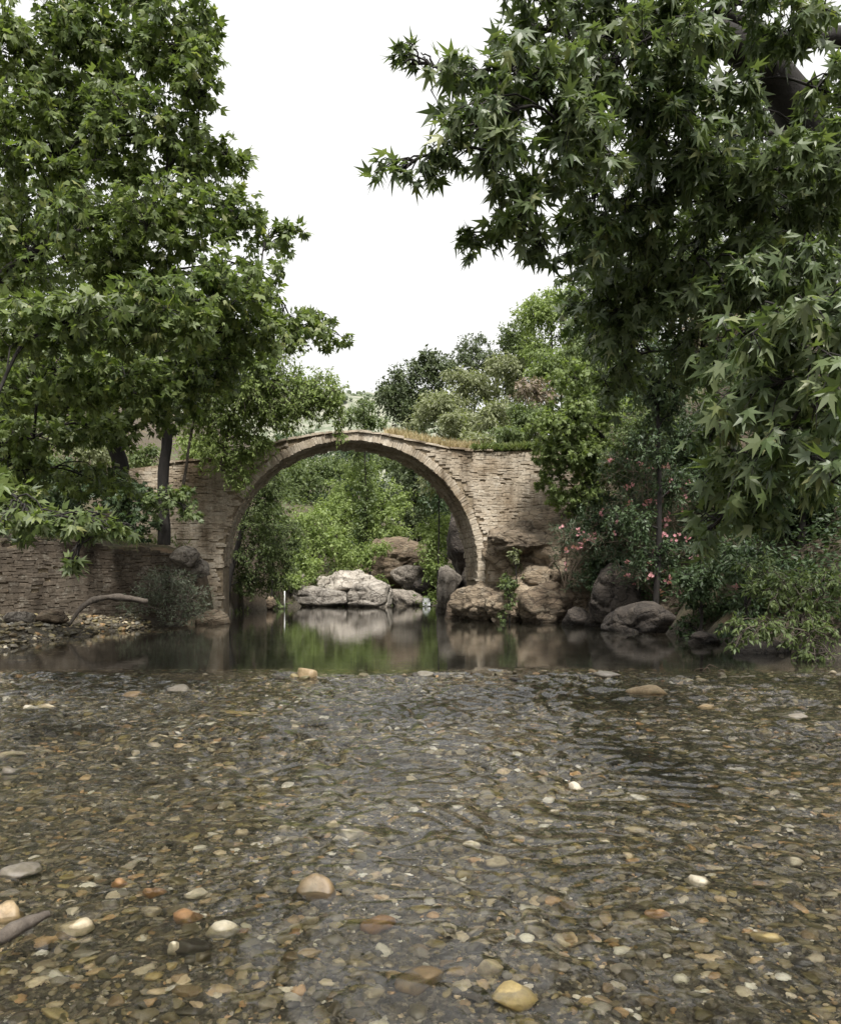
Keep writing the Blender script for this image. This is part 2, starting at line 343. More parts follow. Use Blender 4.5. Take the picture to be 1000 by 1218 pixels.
# ------------------------------------------------------------------ rocks
def ico(sub):
    bm = bmesh.new(); bmesh.ops.create_icosphere(bm, subdivisions=sub, radius=1)
    V = np.array([v.co[:] for v in bm.verts]); F = np.array([[v.index for v in f.verts] for f in bm.faces]); bm.free(); return V, F
ICO = {k: ico(k) for k in (1, 2, 3, 4, 5, 6)}
def rock_mesh(name, half, mat, seed, sub=4, planes=20, amp=.07, strata=0., sharp=18, rotz=0, cracks=9):
    r = np.random.default_rng(seed); V, F = ICO[sub]
    n = r.normal(size=(planes, 3)); n /= np.linalg.norm(n, axis=1)[:, None]
    d = r.uniform(.72, 1.0, planes)
    c = np.clip(V @ n.T, .02, None) / d
    rad = 1 / (np.power((c ** sharp).sum(1), 1 / sharp) + 1e-6); rad = np.clip(rad, .4, 1.25)
    half = np.array(half)
    X = V * rad[:, None] * half
    s = half.mean()
    nn = V
    dsp = amp * s * (fbm(X / s * 1.3 + seed * 3.1, 5, .55))
    if strata: 
        w = pnoise(np.stack([X[:, 0] * .5, X[:, 1] * .5, X[:, 2] * 2.6], -1) + seed)
        dsp += strata * s * (np.abs(w) * -1.2 + .3)
    if cracks:                                                  # joints: the surface breaks into blocks
        cp = V[r.integers(0, len(V), cracks)] * half * r.uniform(.8, 1, (cracks, 1)); an_ = np.array([1, 1, 1.6]) / half
        Dk = np.linalg.norm((X[:, None] + .10 * s * np.stack([pnoise(X / s * 3 + k_) for k_ in (1, 20, 50)], -1)[:, None] - cp[None]) * an_, axis=2); so = np.sort(Dk, 1); own = Dk.argmin(1)
        dsp += s * (r.uniform(-.09, .09, cracks)[own] - .09 * (1 - sm(so[:, 1] - so[:, 0], 0, .10)))
    X = X + nn * dsp[:, None]
    if rotz:
        ca, sa = math.cos(rotz), math.sin(rotz); X = np.stack([X[:, 0] * ca - X[:, 1] * sa, X[:, 0] * sa + X[:, 1] * ca, X[:, 2]], -1)
    return mesh_from(name, X, F, mat, True)
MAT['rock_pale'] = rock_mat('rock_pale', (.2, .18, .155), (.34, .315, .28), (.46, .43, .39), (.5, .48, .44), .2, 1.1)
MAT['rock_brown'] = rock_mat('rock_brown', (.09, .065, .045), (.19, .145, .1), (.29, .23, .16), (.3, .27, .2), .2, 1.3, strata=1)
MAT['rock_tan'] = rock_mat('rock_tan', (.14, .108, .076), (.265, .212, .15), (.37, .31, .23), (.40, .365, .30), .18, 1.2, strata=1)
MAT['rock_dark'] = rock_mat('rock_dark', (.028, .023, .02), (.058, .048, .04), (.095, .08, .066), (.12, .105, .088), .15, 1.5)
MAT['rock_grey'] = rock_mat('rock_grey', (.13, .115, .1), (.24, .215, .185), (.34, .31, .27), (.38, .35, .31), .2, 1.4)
def rock(px, py, Y, wpx, hpx, mat, label, seed, name='boulder', group='boulders', depth=None, sub=4, sink=.25, rotz=0, cat='boulder', **kw):
    """rock whose visible outline is centred at (px,py), wpx wide and hpx high, at distance Y"""
    hw, hh = M(wpx, Y) / 2 * 1.06, M(hpx, Y) / 2
    base = P(px, py, Y) - np.array([0, 0, hh])                   # foot of the visible part
    hz = hh * (1 + sink) * 1.05
    o = link(name, rock_mesh(name, (hw, depth or max(hw * .8, hh), hz), MAT[mat], seed, sub, **kw))
    o.location = base + np.array([0, 0, hh * (1 - sink)]); o.rotation_euler.z = rotz
    tag(o, label, cat, group); return o

# upstream boulders behind the arch
UB = 'boulders in the stream behind the arch'
rock(440, 706, 44, 62, 36, 'rock_pale', 'large smooth pale boulder with rounded top, centre of the arch opening', 3, group=UB, sub=5)
rock(380, 710, 45, 76, 26, 'rock_pale', 'long low pale grey slab left of the big pale boulder', 8, group=UB, sub=5)
rock(415, 692, 47.5, 86, 30, 'rock_pale', 'cracked pale rock shelf behind the big pale boulder', 14, group=UB, sub=5, amp=.14)
rock(352, 694, 47, 20, 40, 'rock_pale', 'narrow upright pale rock among the bushes inside the arch', 17, group=UB)
rock(482, 712, 45.5, 34, 24, 'rock_grey', 'grey angular rock at the right foot of the big pale boulder', 19, group=UB)
rock(487, 684, 49, 42, 26, 'rock_grey', 'grey block behind and right of the pale boulders under the arch', 23, group=UB)
rock(507, 696, 47.5, 30, 22, 'rock_dark', 'dark grey rock just above the little waterfall', 29, group=UB)
rock(345, 711, 45, 30, 26, 'rock_dark', 'dark brown rock at the left end of the pale slabs', 31, group=UB)
rock(307, 717, 40, 44, 18, 'rock_brown', 'low brown rock at the water edge just right of the left pier', 37, group=UB)
rock(464, 661, 54, 88, 24, 'rock_brown', 'reddish brown rock ledge beneath the bright tree inside the arch', 46, name='rock_ledge', group=UB, cat='rock', sub=5, strata=.08, sink=.9, planes=10)
rock(360, 660, 50, 30, 20, 'rock_pale', 'small pale rock half hidden in bushes inside the arch', 43, group=UB)
rock(532, 700, 38, 24, 54, 'rock_grey', 'pale streaked upright rock behind the right foot of the arch', 47, group=UB, amp=.16, sink=.3)
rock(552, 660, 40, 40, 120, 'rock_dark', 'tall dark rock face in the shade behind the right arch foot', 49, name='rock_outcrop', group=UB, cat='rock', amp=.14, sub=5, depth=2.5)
# cliff carrying the right end of the arch
RC = 'rocks under the right end of the bridge'
rock(670, 674, 30.3, 164, 130, 'rock_tan', 'tall tan layered cliff carrying the right end of the bridge', 53, name='rock_cliff', group=RC, cat='cliff', sub=6, depth=1.5, planes=16, amp=.12, strata=.06, sink=.15, sharp=16, cracks=70)
rock(572, 714, 30.2, 52, 46, 'rock_tan', 'rough pale tan rock right under the foot of the arch', 59, group=RC, sub=5, amp=.22)
rock(606, 722, 29.6, 60, 36, 'rock_tan', 'crumbly tan rock at the water right of the arch foot', 61, group=RC, sub=5, amp=.22)
rock(648, 722, 28.6, 60, 48, 'rock_brown', 'big grey brown boulder below the tan cliff at the water', 67, group=RC, sub=5)
rock(668, 700, 29.8, 56, 50, 'rock_tan', 'blocky tan boulder wedged above the grey brown one', 71, group=RC, sub=5)
rock(545, 724, 31.2, 30, 26, 'rock_brown', 'small dark rock at the water left of the arch foot', 73, group=RC)
rock(618, 634, 29.9, 76, 26, 'rock_tan', 'jutting tan ledge halfway up the cliff beside the arch', 79, name='rock_ledge', group=RC, cat='rock', sub=5, amp=.2, strata=.1)
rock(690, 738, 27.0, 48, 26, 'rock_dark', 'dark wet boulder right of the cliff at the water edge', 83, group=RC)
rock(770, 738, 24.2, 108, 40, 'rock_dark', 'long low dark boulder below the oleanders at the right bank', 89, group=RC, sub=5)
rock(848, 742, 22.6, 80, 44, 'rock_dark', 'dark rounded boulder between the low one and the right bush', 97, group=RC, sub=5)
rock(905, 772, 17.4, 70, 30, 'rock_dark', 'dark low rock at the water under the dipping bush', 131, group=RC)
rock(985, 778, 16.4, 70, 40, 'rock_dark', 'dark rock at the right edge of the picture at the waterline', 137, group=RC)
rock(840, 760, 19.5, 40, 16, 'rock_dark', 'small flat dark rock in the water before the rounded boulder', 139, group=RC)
rock(735, 705, 26, 70, 70, 'rock_dark', 'dark rock filling the cave-like shade behind the oleanders', 101, group=RC, sub=5)  # near-black rock takes the place of a dark, shaded hollow
# left bank
LB = 'rocks on the left bank'
rock(256, 736, 27.6, 34, 24, 'rock_tan', 'rounded tan boulder at the foot of the left pier', 103, group=LB)
rock(25, 735, 21.5, 30, 14, 'rock_grey', 'flat pale grey stone on the left gravel bank', 107, group=LB)
rock(62, 732, 22.5, 34, 18, 'rock_brown', 'brown stone in front of the retaining wall on the left bank', 109, group=LB)
rock(222, 660, 26.6, 34, 22, 'rock_grey', 'pale fallen stone on top of the retaining wall beside the pier', 113, group=LB, sub=4, rotz=.2)
rock(238, 674, 26.9, 24, 18, 'rock_grey', 'smaller pale stone sliding off the retaining wall end', 127, group=LB)

# ------------------------------------------------------------------ masonry
def stone_base(seed):
    """rough block, front towards -Y, unit size centred: 16 verts, 13 faces"""
    r = np.random.default_rng(seed)
    V = [];
    for y, s in ((.5, 1), (-.455, 1), (-.5, .90)):
        for x, z in ((-.5, -.5), (.5, -.5), (.5, .5), (-.5, .5)):
            V.append((x * s + r.uniform(-.08, .08), y + (r.uniform(-.02, .02) if y < 0 else 0), z * s + r.uniform(-.14, .14)))
    V = np.array(V)
    Q = []
    for k in (0, 4):
        for i in range(4):
            j = (i + 1) % 4; Q.append((k + i, k + j, k + 4 + j, k + 4 + i))
    Q.append((8, 9, 10, 11)); Q.append((3, 2, 1, 0))
    return V, np.array(Q)
STONES = [stone_base(500 + i) for i in range(14)]
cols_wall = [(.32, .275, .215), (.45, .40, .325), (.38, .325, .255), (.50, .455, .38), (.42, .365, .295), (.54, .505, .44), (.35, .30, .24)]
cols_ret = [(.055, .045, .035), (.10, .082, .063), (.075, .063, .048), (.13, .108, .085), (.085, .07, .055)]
MAT['stone'] = masonry_mat('bridge_stone', cols_wall); MAT['stone_i'] = masonry_mat('bridge_stone_small', cols_wall, True)
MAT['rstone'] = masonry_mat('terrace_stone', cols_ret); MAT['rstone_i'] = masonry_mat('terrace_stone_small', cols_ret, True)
m, t, b = new_mat('mortar'); p = poscoord(t); n = noise_n(t, 6, 8, .75, p); n2 = noise_n(t, .7, 3, .6, p)
c = mixc(t, 1., ramp(t, n, [(.3, (.14, .11, .075)), (.55, (.28, .23, .165)), (.8, (.38, .32, .245))]), ramp(t, n2, [(.3, (.65, .62, .58)), (.7, (1.1, 1.08, 1.02))]), 'MULTIPLY')
t.links.new(c, b.inputs['Base Color']); b.inputs['Roughness'].default_value = .95; t.links.new(bump(t, n, 1., .06), b.inputs['Normal']); MAT['mortar'] = m
STONE_ME = [mesh_from('stone', v, q, MAT['stone']) for v, q in STONES]
RSTONE_ME = [mesh_from('stone', v, q, MAT['rstone']) for v, q in STONES]

def lay_courses(u0, u1, z0, z1, inside, r, hmin, hmax, lmin, lmax):
    """rubble courses filling inside(u,z): list of (u,z,len,height,tilt)"""
    out = []; z = z0
    while z < z1:
        h = r.uniform(hmin, hmax); u = u0 - r.uniform(0, lmax)
        while u < u1:
            l = r.uniform(lmin, lmax) * (1.5 if r.random() < .12 else 1)
            hh = h * r.uniform(.78, 1.12)
            uc, zc_ = u + l / 2, z + h / 2 + .03 * math.sin(u * .9 + z * 2) + r.uniform(-.3, .3) * h
            if all(inside(uc + a * l * .42, zc_ + b_ * hh * .42) for a in (-1, 1) for b_ in (-1, 1)) and r.random() > .03:
                out.append((uc, zc_, l * 1.03, hh * 1.1, r.uniform(-.1, .1)))
            u += l
        z += h
    return out
def build_stones(parent, lst, to_world, yaw, depth, meshes, mat_i, r, limit=300, name='stone'):
    """the `limit` largest as parts, the rest joined"""
    lst = sorted(lst, key=lambda s: -s[2] * s[3])
    MV, MF, off = [], [], 0
    for i, (u, z, l, h, tl) in enumerate(lst):
        pr = r.uniform(-.010, .008)
        c = to_world(u, -pr + depth / 2 - .03, z)
        k = r.integers(len(STONES))
        if i < limit:
            o = link(name, meshes[k], parent); o.matrix_parent_inverse = parent.matrix_world.inverted() if False else Matrix()
            o.location = Vector(c) - parent.location; o.rotation_euler = (0, tl, yaw + r.uniform(-.03, .03)); o.scale = (l, depth, h)
        else:
            Mx = np.array(Matrix.Rotation(yaw, 3, 'Z') @ Matrix.Rotation(tl, 3, 'Y')) @ np.diag((l, depth, h))
            v, q = STONES[k]; MV.append(v @ Mx.T + np.array(c) - np.array(parent.location)); MF.append(q + off); off += len(v)
    if MV:
        tag(link('small_stones', mesh_from('small_stones', np.vstack(MV), np.vstack(MF), mat_i), parent), kind='stuff')

# bridge frame: u along the wall, v into the wall (upstream), z up
YAW = R_(8); BO = np.array([-2.47, 29.55, 0]); RAD, ZC, BW = 4.67, 2.0, 2.3; RT = .30
bu = np.array([math.cos(YAW), math.sin(YAW), 0]); bv_ = np.array([-math.sin(YAW), math.cos(YAW), 0])
def BP(u, v, z): return BO + bu * u + bv_ * v + np.array([0, 0, z])
def px_to_uz(px, py):                # a pixel on the front face of the bridge
    k = (px - CX) / FPX               # X = k*Y ;  (X-BO.x)*(-sin)+(Y-BO.y)*cos = 0
    Y = (BO[1] * math.cos(YAW) - BO[0] * math.sin(YAW)) / (math.cos(YAW) - k * math.sin(YAW))
    X = k * Y; return (X - BO[0]) * bu[0] + (Y - BO[1]) * bu[1], CAMZ - (py - HY) / FPX * Y
prof = [px_to_uz(*q) for q in ((120, 560), (205, 549), (240, 546), (268, 543), (295, 536), (320, 528), (345, 521), (372, 516.5), (400, 513.5), (425, 512.5), (450, 515), (490, 523), (535, 533), (560, 535), (600, 535), (640, 533), (690, 528))]
pu = np.array([q[0] for q in prof]); pz = np.array([q[1] for q in prof])
def top_z(u): return np.interp(u, pu, pz) - .06
bridge = empty('stone_bridge', tuple(BP(0, 0, 0)), 'old single-arched rubble stone footbridge spanning the stream', 'bridge')
bridge.rotation_euler = (0, 0, 0)
def bridge_local(a): return np.asarray(a) - np.array(bridge.location)
# core
Rc = RAD + .05
th = np.linspace(math.pi, 0, 61)
ua = np.concatenate([np.linspace(pu[0], -Rc, 16)[:-1], Rc * np.cos(th), np.linspace(Rc, pu[-1], 14)[1:]])
core_V, core_F = [], []
def core_prism(us, zb, zt):
    n = len(us); o = len(core_V)
    for v in (0.02, BW):
        for zz in (zb, zt):
            for u_, z_ in zip(us, zz): core_V.append(bridge_local(BP(u_, v, z_)))
    A, B, C, D = o, o + n, o + 2 * n, o + 3 * n
    for i in range(n - 1):
        core_F.extend([(A + i, A + i + 1, B + i + 1, B + i), (D + i, D + i + 1, C + i + 1, C + i), (B + i, B + i + 1, D + i + 1, D + i), (C + i, C + i + 1, A + i + 1, A + i)])
    core_F.extend([(A, B, D, C), (A + n - 1, C + n - 1, D + n - 1, B + n - 1)])
us = np.linspace(pu[0], -Rc, 20); core_prism(us, np.full(20, -1.3), top_z(us))
us = Rc * np.cos(th); core_prism(us, ZC + np.sqrt(np.maximum(Rc ** 2 - us ** 2, 0)), np.maximum(top_z(us), ZC + .02))
us = np.linspace(Rc, pu[-1], 16); core_prism(us, np.full(16, .6), top_z(us))
link('core', mesh_from('core', np.array(core_V), np.array(core_F), MAT['mortar']), bridge)
# voussoirs
r = np.random.default_rng(21)
a = 0.0; vstart, vend = math.pi - .55, -.11
ang = vstart
while ang > vend:
    w = r.uniform(.07, .14); da = w / (RAD + RT / 2); am = ang - da / 2
    tk = RT * r.uniform(.9, 1.08); dp = .5
    rm = RAD + tk / 2 + r.uniform(-.012, .012)
    o = link('voussoir', STONE_ME[r.integers(14)], bridge)
    o.location = bridge_local(BP(rm * math.cos(am), dp / 2 - .012 - r.uniform(0, .012), ZC + rm * math.sin(am)))
    o.rotation_euler = (Matrix.Rotation(YAW, 3, 'Z') @ Matrix.Rotation(-am, 3, 'Y')).to_euler()
    o.scale = (tk, dp, w * .97); ang -= da
# soffit courses: long blocks through the barrel
so_V, so_F, off = [], [], 0
ang = math.pi
while ang > -.1:
    da = r.uniform(.03, .05); am = ang - da / 2; v0 = .47
    while v0 < BW:
        l = r.uniform(.25, .5); q = r.integers(14); V, Q = STONES[q]
        Mx = np.array(Matrix.Rotation(YAW, 3, 'Z') @ Matrix.Rotation(-am, 3, 'Y')) @ np.diag((.2, l * .95, da * RAD * .93))
        rm = RAD + .1 + r.uniform(-.01, .025)
        so_V.append(V @ Mx.T + bridge_local(BP(rm * math.cos(am), v0 + l / 2, ZC + rm * math.sin(am)))); so_F.append(Q + off); off += len(V); v0 += l
    ang -= da
tag(link('soffit_stones', mesh_from('soffit_stones', np.vstack(so_V), np.vstack(so_F), MAT['stone_i']), bridge), kind='stuff')
# spandrel / pier / abutment stones
Ro = RAD + RT + .02
def in_wall(u, z):
    if z > top_z(u) - .02: return False
    if u < pu[0] + .5 or u > pu[-1]: return False
    if z >= ZC: return u * u + (z - ZC) ** 2 > (Ro if math.atan2(z - ZC, u) < vstart else RAD + .01) ** 2
    return u < -RAD - .02 or (u > Ro and z > 1.4)
def wall_lim(u, z): return in_wall(u, z)
cs = lay_courses(pu[0] + .5, -RAD + .4, -.35, ZC, in_wall, r, .08, .13, .18, .42) + lay_courses(pu[0] + .5, pu[-1], ZC, 7.3, in_wall, r, .05, .12, .1, .34) + lay_courses(Ro, pu[-1], 1.4, ZC, in_wall, r, .06, .13, .12, .36)
build_stones(bridge, cs, lambda u, v, z: BP(u, v, z), YAW, .22, STONE_ME, MAT['stone_i'], r)
# coping slabs along the front edge of the deck and a far edge line
u = pu[1] - .5
while u < px_to_uz(575, 530)[0]:
    l = r.uniform(.28, .6); um = u + l / 2
    sl = math.atan2(top_z(um + .15) - top_z(um - .15), .3)
    for v in (.15, BW - .15):
        o = link('cap_stone', STONE_ME[r.integers(14)], bridge)
        o.location = bridge_local(BP(um, v + r.uniform(-.05, .03), top_z(um) + .045 + r.uniform(-.012, .02)))
        o.rotation_euler = (0, -sl + r.uniform(-.05, .05), YAW + r.uniform(-.08, .08)); o.scale = (l * .97, .46, r.uniform(.06, .1))
    u += l
o = None

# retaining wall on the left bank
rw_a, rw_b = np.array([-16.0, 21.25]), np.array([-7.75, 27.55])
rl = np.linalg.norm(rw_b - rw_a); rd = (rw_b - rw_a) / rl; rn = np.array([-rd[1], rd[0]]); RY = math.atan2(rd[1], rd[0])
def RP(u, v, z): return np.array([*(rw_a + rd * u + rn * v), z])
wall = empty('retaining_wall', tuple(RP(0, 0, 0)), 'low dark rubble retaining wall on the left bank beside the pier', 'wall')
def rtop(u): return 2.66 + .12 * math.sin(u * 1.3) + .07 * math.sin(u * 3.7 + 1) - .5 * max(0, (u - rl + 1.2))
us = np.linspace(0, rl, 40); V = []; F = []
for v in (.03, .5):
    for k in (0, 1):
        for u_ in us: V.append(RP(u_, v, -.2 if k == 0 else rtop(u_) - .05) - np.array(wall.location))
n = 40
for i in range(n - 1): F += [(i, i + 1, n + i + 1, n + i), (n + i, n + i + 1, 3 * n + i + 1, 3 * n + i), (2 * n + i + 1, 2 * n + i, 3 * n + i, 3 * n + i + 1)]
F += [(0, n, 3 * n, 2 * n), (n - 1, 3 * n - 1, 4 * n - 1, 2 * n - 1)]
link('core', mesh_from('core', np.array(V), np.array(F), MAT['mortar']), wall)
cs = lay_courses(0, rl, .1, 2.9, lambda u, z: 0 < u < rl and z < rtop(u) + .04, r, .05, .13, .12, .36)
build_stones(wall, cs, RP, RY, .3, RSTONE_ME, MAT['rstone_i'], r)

# ------------------------------------------------------------------ foliage machinery
def palm_leaf():
    o = [(180, .12), (140, .2), (104, .5), (78, .24), (48, .82), (24, .33), (0, .95)]
    pts = [(.12 + rr * math.cos(R_(a)), rr * math.sin(R_(a))) for a, rr in o]
    pts += [(x, -y) for x, y in pts[-2:0:-1]]
    c = (.2, 0); al = [c] + pts
    V = np.array([(x, y, -.22 * abs(y) - .22 * x * x + .05) for x, y in al]); n = len(pts)
    F = np.array([(0, 1 + (i + 1) % n, 1 + i) for i in range(n)]); return V, F
def oval_leaf(w=.45, fold=.12):
    V = np.array([(0, 0, 0), (.35, w / 2, -fold), (1, 0, -.15), (.35, -w / 2, -fold), (.5, 0, .0)], float)
    return V, np.array([(0, 4, 1), (1, 4, 2), (0, 3, 4), (4, 3, 2)])
def rhomb_leaf(w=.5):
    V = np.array([(0, 0, 0), (.4, w / 2, -.1), (1, 0, -.12), (.4, -w / 2, -.1)], float)
    return V, np.array([(0, 3, 2), (0, 2, 1)])
def palm_small():
    o = [(180, .12), (106, .46), (72, .27), (46, .8), (23, .36), (0, .95)]
    pts = [(.12 + rr * math.cos(R_(a)), rr * math.sin(R_(a))) for a, rr in o]; pts = [pts[0], pts[1], pts[3], pts[4], pts[5]] 
    pts += [(x, -y) for x, y in pts[-2:0:-1]]
    V = np.array([(x, y, -.22 * abs(y) - .22 * x * x + .05) for x, y in [(.16, 0)] + pts]); n = len(pts)
    return V, np.array([(0, 1 + (i + 1) % n, 1 + i) for i in range(n)])
LEAF = {'palm': palm_leaf(), 'palm_small': palm_small(), 'oval': oval_leaf(), 'rhomb': rhomb_leaf(.55), 'lance': rhomb_leaf(.2), 'needle': rhomb_leaf(.3), 'blade': rhomb_leaf(.05)}
def frames(d, nrm):
    d = d / (np.linalg.norm(d, axis=1)[:, None] + 1e-9)
    s = np.cross(nrm, d); s /= np.linalg.norm(s, axis=1)[:, None] + 1e-9
    n = np.cross(d, s)
    return np.stack([d, s, n], -1)
def in_ell(n, r, shell=.33):
    v = r.normal(size=(n, 3)); v /= np.linalg.norm(v, axis=1)[:, None]
    return v * (r.random(n) ** shell)[:, None]

FOL = 1.4
def make_tree(name, label, cat, trunks, blobs, leaf, size, dens, mat, bark='bark', seed=0, group=None, droop=.45, flat=.45, leaves_per=8,
              parts=0, part_mat=None, limbs=True, twigs=True, full=False, twig_r=.006, trunk_name='trunk', crown_name='crown', upright=0., kdiv=9):
    """trunks: list of [(x,y,z,r),...]; blobs: list of (cx,cy,cz,rx,ry,rz[,density])"""
    r = np.random.default_rng(seed)
    if not twigs: size, dens, kdiv = size * 1.22, dens * .92, 4
    base = np.array(trunks[0][0][:3]); root = empty(name, tuple(base), label, cat, group)
    TV, TF, off, tpts, trad = [], [], 0, [], []
    for tk in trunks:
        tk = np.array(tk, float); m = 6 * len(tk)
        pth = resample(tk[:, :3], m); rad = np.interp(np.linspace(0, 1, m), np.linspace(0, 1, len(tk)), tk[:, 3])
        pth = pth + (fbm(pth * .8 + seed, 2)[:, None] * np.array([1, .6, 0]) * rad[:, None] * .5)
        rad = rad * (1 + .08 * pnoise(pth * 3 + seed))
        v, f = tubes(pth[None], rad[None], 9); TV.append(v - base); TF.append(f + off); off += len(v); tpts.append(pth); trad.append(rad)
    link(trunk_name, mesh_from(trunk_name, np.vstack(TV), np.vstack(TF), MAT[bark], True), root)
    tp = np.vstack(tpts); tr = np.concatenate(trad)
    LV, LF, loff = [], [], 0
    Lpos, Ldir, Lnrm, Lsz = [], [], [], []
    cen = np.array([bl[:3] for bl in blobs])
    order = np.argsort(np.linalg.norm(cen[:, None] - tp[None], axis=2).min(1))
    for bi in order:
        bl = blobs[bi]
        c = np.array(bl[:3]); rr = np.array(bl[3:6]); dn = dens * (bl[6] if len(bl) > 6 else 1)
        area = math.pi * (rr[0] * rr[1] * rr[2]) ** (2 / 3)
        nleaf = max(20, int(area * dn * FOL / (size * size * .25)))
        # limb from trunk to blob centre
        d = np.linalg.norm(tp - c, axis=1) + 1.6 * np.clip(tp[:, 2] - c[2] + .2, 0, None) + .15 * np.clip(c[2] - tp[:, 2], 0, None)
        j = int(np.argmin(d)); s0 = tp[j]; ln = np.linalg.norm(c - s0) + 1e-6
        mid = (s0 + c) / 2 + np.array([0, 0, .12 * ln]) + r.normal(size=3) * .06 * ln
        lp = resample([s0, mid, c], 10); r0 = min(tr[j] * .75, .012 + .02 * ln)
        lrad = np.linspace(r0, .012 + .25 * r0, 10)
        tp = np.vstack([tp, lp[3:]]); tr = np.concatenate([tr, lrad[3:]])
        if limbs: v, f = tubes(lp[None], lrad[None], 6); LV.append(v); LF.append(f + loff); loff += len(v)
        # sub-branches
        K = max(4, int(kdiv)); e = c + in_ell(K, r, .4) * rr * .75
        st = lp[r.integers(4, 10, K)]
        sp = np.stack([st + (e - st) * t_ + np.array([0, 0, 1]) * (np.linalg.norm(e - st, axis=1) * .18 * math.sin(math.pi * t_))[:, None] for t_ in np.linspace(0, 1, 6)], 1)
        sp[:, 1:-1] += r.normal(size=(K, 4, 3)) * .05 * rr.min()
        v, f = tubes(sp, np.broadcast_to(np.linspace(max(.35 * lrad[-1], .011), .006, 6), (K, 6)), 4); LV.append(v); LF.append(f + loff); loff += len(v)
        # twigs
        nt_ = max(4, nleaf // leaves_per)
        te = c + in_ell(nt_, r, .40) * rr
        te += (fbm(te * 1.1 / max(rr.min(), .3) + seed, 2)[:, None]) * rr * .30
        allp = np.vstack([sp[:, 2:].reshape(-1, 3)])
        D = ((te[:, None, :] - allp[None]) ** 2).sum(2); q = allp[D.argmin(1)]
        ln = np.linalg.norm(te - q, axis=1)
        q = te - (te - q) * (np.minimum(ln, 6 * size * 2) / (ln + 1e-6))[:, None]
        ts = np.linspace(0, 1, 4)
        tw = np.stack([q + (te - q) * t_ + np.array([0, 0, 1]) * (ln.clip(0, 12 * size) * (.15 * math.sin(math.pi * t_) - droop * .25 * t_ * t_))[:, None] for t_ in ts], 1)
        if twigs: v, f = tubes(tw[:, [0, 2, 3]], np.broadcast_to(np.linspace(twig_r, twig_r * .5, 3), (nt_, 3)), 3)
        else: v, f = np.zeros((0, 3)), np.zeros((0, 4), int)
        LV.append(v); LF.append(f + loff); loff += len(v)
        tt = r.uniform(.25, 1.02, (nt_, leaves_per)); tt[:, 0] = 1
        seg = np.clip((tt * 3).astype(int), 0, 2); fr = tt * 3 - seg
        a0 = np.take_along_axis(tw, seg[:, :, None], 1); a1 = np.take_along_axis(tw, seg[:, :, None] + 1, 1)
        pos = a0 + (a1 - a0) * fr[:, :, None]; dr = a1 - a0; dr /= np.linalg.norm(dr, axis=2, keepdims=True) + 1e-9
        pos = pos.reshape(-1, 3); dr = dr.reshape(-1, 3); N = len(pos)
        sd_ = r.normal(size=(N, 3)); 
        dd = dr * .5 + sd_ * .55 + np.array([0, 0, -droop + upright]); dd /= np.linalg.norm(dd, axis=1)[:, None]
        outw = (pos - c) / rr
        nr = np.array([0, 0, flat]) + outw * .35 + r.normal(size=(N, 3)) * .42 + np.array([0, -.12, 0])
        Lpos.append(pos + dd * size * .25); Ldir.append(dd); Lnrm.append(nr); Lsz.append(size * r.uniform(.45, 1.2, N))
    tag(link('branches', mesh_from('branches', np.vstack(LV) - base, np.vstack(LF), MAT[bark], True), root), kind='stuff')
    pos, dd, nr, sz = map(np.concatenate, (Lpos, Ldir, Lnrm, Lsz))
    keep = pos[:, 2] > .06; pos, dd, nr, sz = pos[keep], dd[keep], nr[keep], sz[keep]
    Fm = frames(dd, nr)
    sel = np.zeros(len(pos), bool)
    if parts:
        px = CX + FPX * pos[:, 0] / pos[:, 1]; py = HY - FPX * (pos[:, 2] - CAMZ) / pos[:, 1]
        vis = (px > 5) & (px < 995) & (py > 5) & (py < 1200) & (pos[:, 1] > 1)
        sc_ = np.where(vis, sz / pos[:, 1] * (1 + .3 * r.random(len(pos))), 0); sel[np.argsort(-sc_)[:parts]] = True
    bv, bf = LEAF['palm_small' if leaf == 'palm' and not full else leaf]
    wid = np.stack([np.ones(len(pos)), r.uniform(.65, 1.1, len(pos)), r.uniform(-.6, 2.6, len(pos))], -1) * sz[:, None]
    V, F = instance_mesh(bv, bf, Fm[~sel] * wid[~sel][:, None, :], pos[~sel] - base)
    co = link(crown_name, mesh_from(crown_name, V, F, MAT[mat]), root)
    if parts:
        tag(co, kind='stuff')
        me = mesh_from('leaf', *LEAF[leaf], MAT[part_mat or mat])
        for i in np.nonzero(sel)[0]:
            o = link('leaf', me, co); mm = Matrix(Fm[i].tolist()); 
            o.location = pos[i] - base; o.rotation_euler = mm.to_euler(); o.scale = wid[i]
    return root
def B(px, py, Y, rpx, rpy=None, rY=None, dn=1):
    """crown lobe seen at (px,py) at distance Y with pixel radii"""
    rx = M(rpx, Y); rz = M(rpy if rpy else rpx, Y); ry = rY if rY else (rx + rz) / 2
    return (*P(px, py, Y), rx, ry, rz, dn)
def gz(x, y): return float(ground_z(np.array([float(x)]), np.array([float(y)]))[0])
def on_ground(px, Y, sink=.1):
    x = (px - CX) / FPX * Y; return (x, Y, gz(x, Y) - sink)
def T(*pts): return [tuple(q) for q in pts]
def tp(px, py, Y, rad): return (*P(px, py, Y), rad)

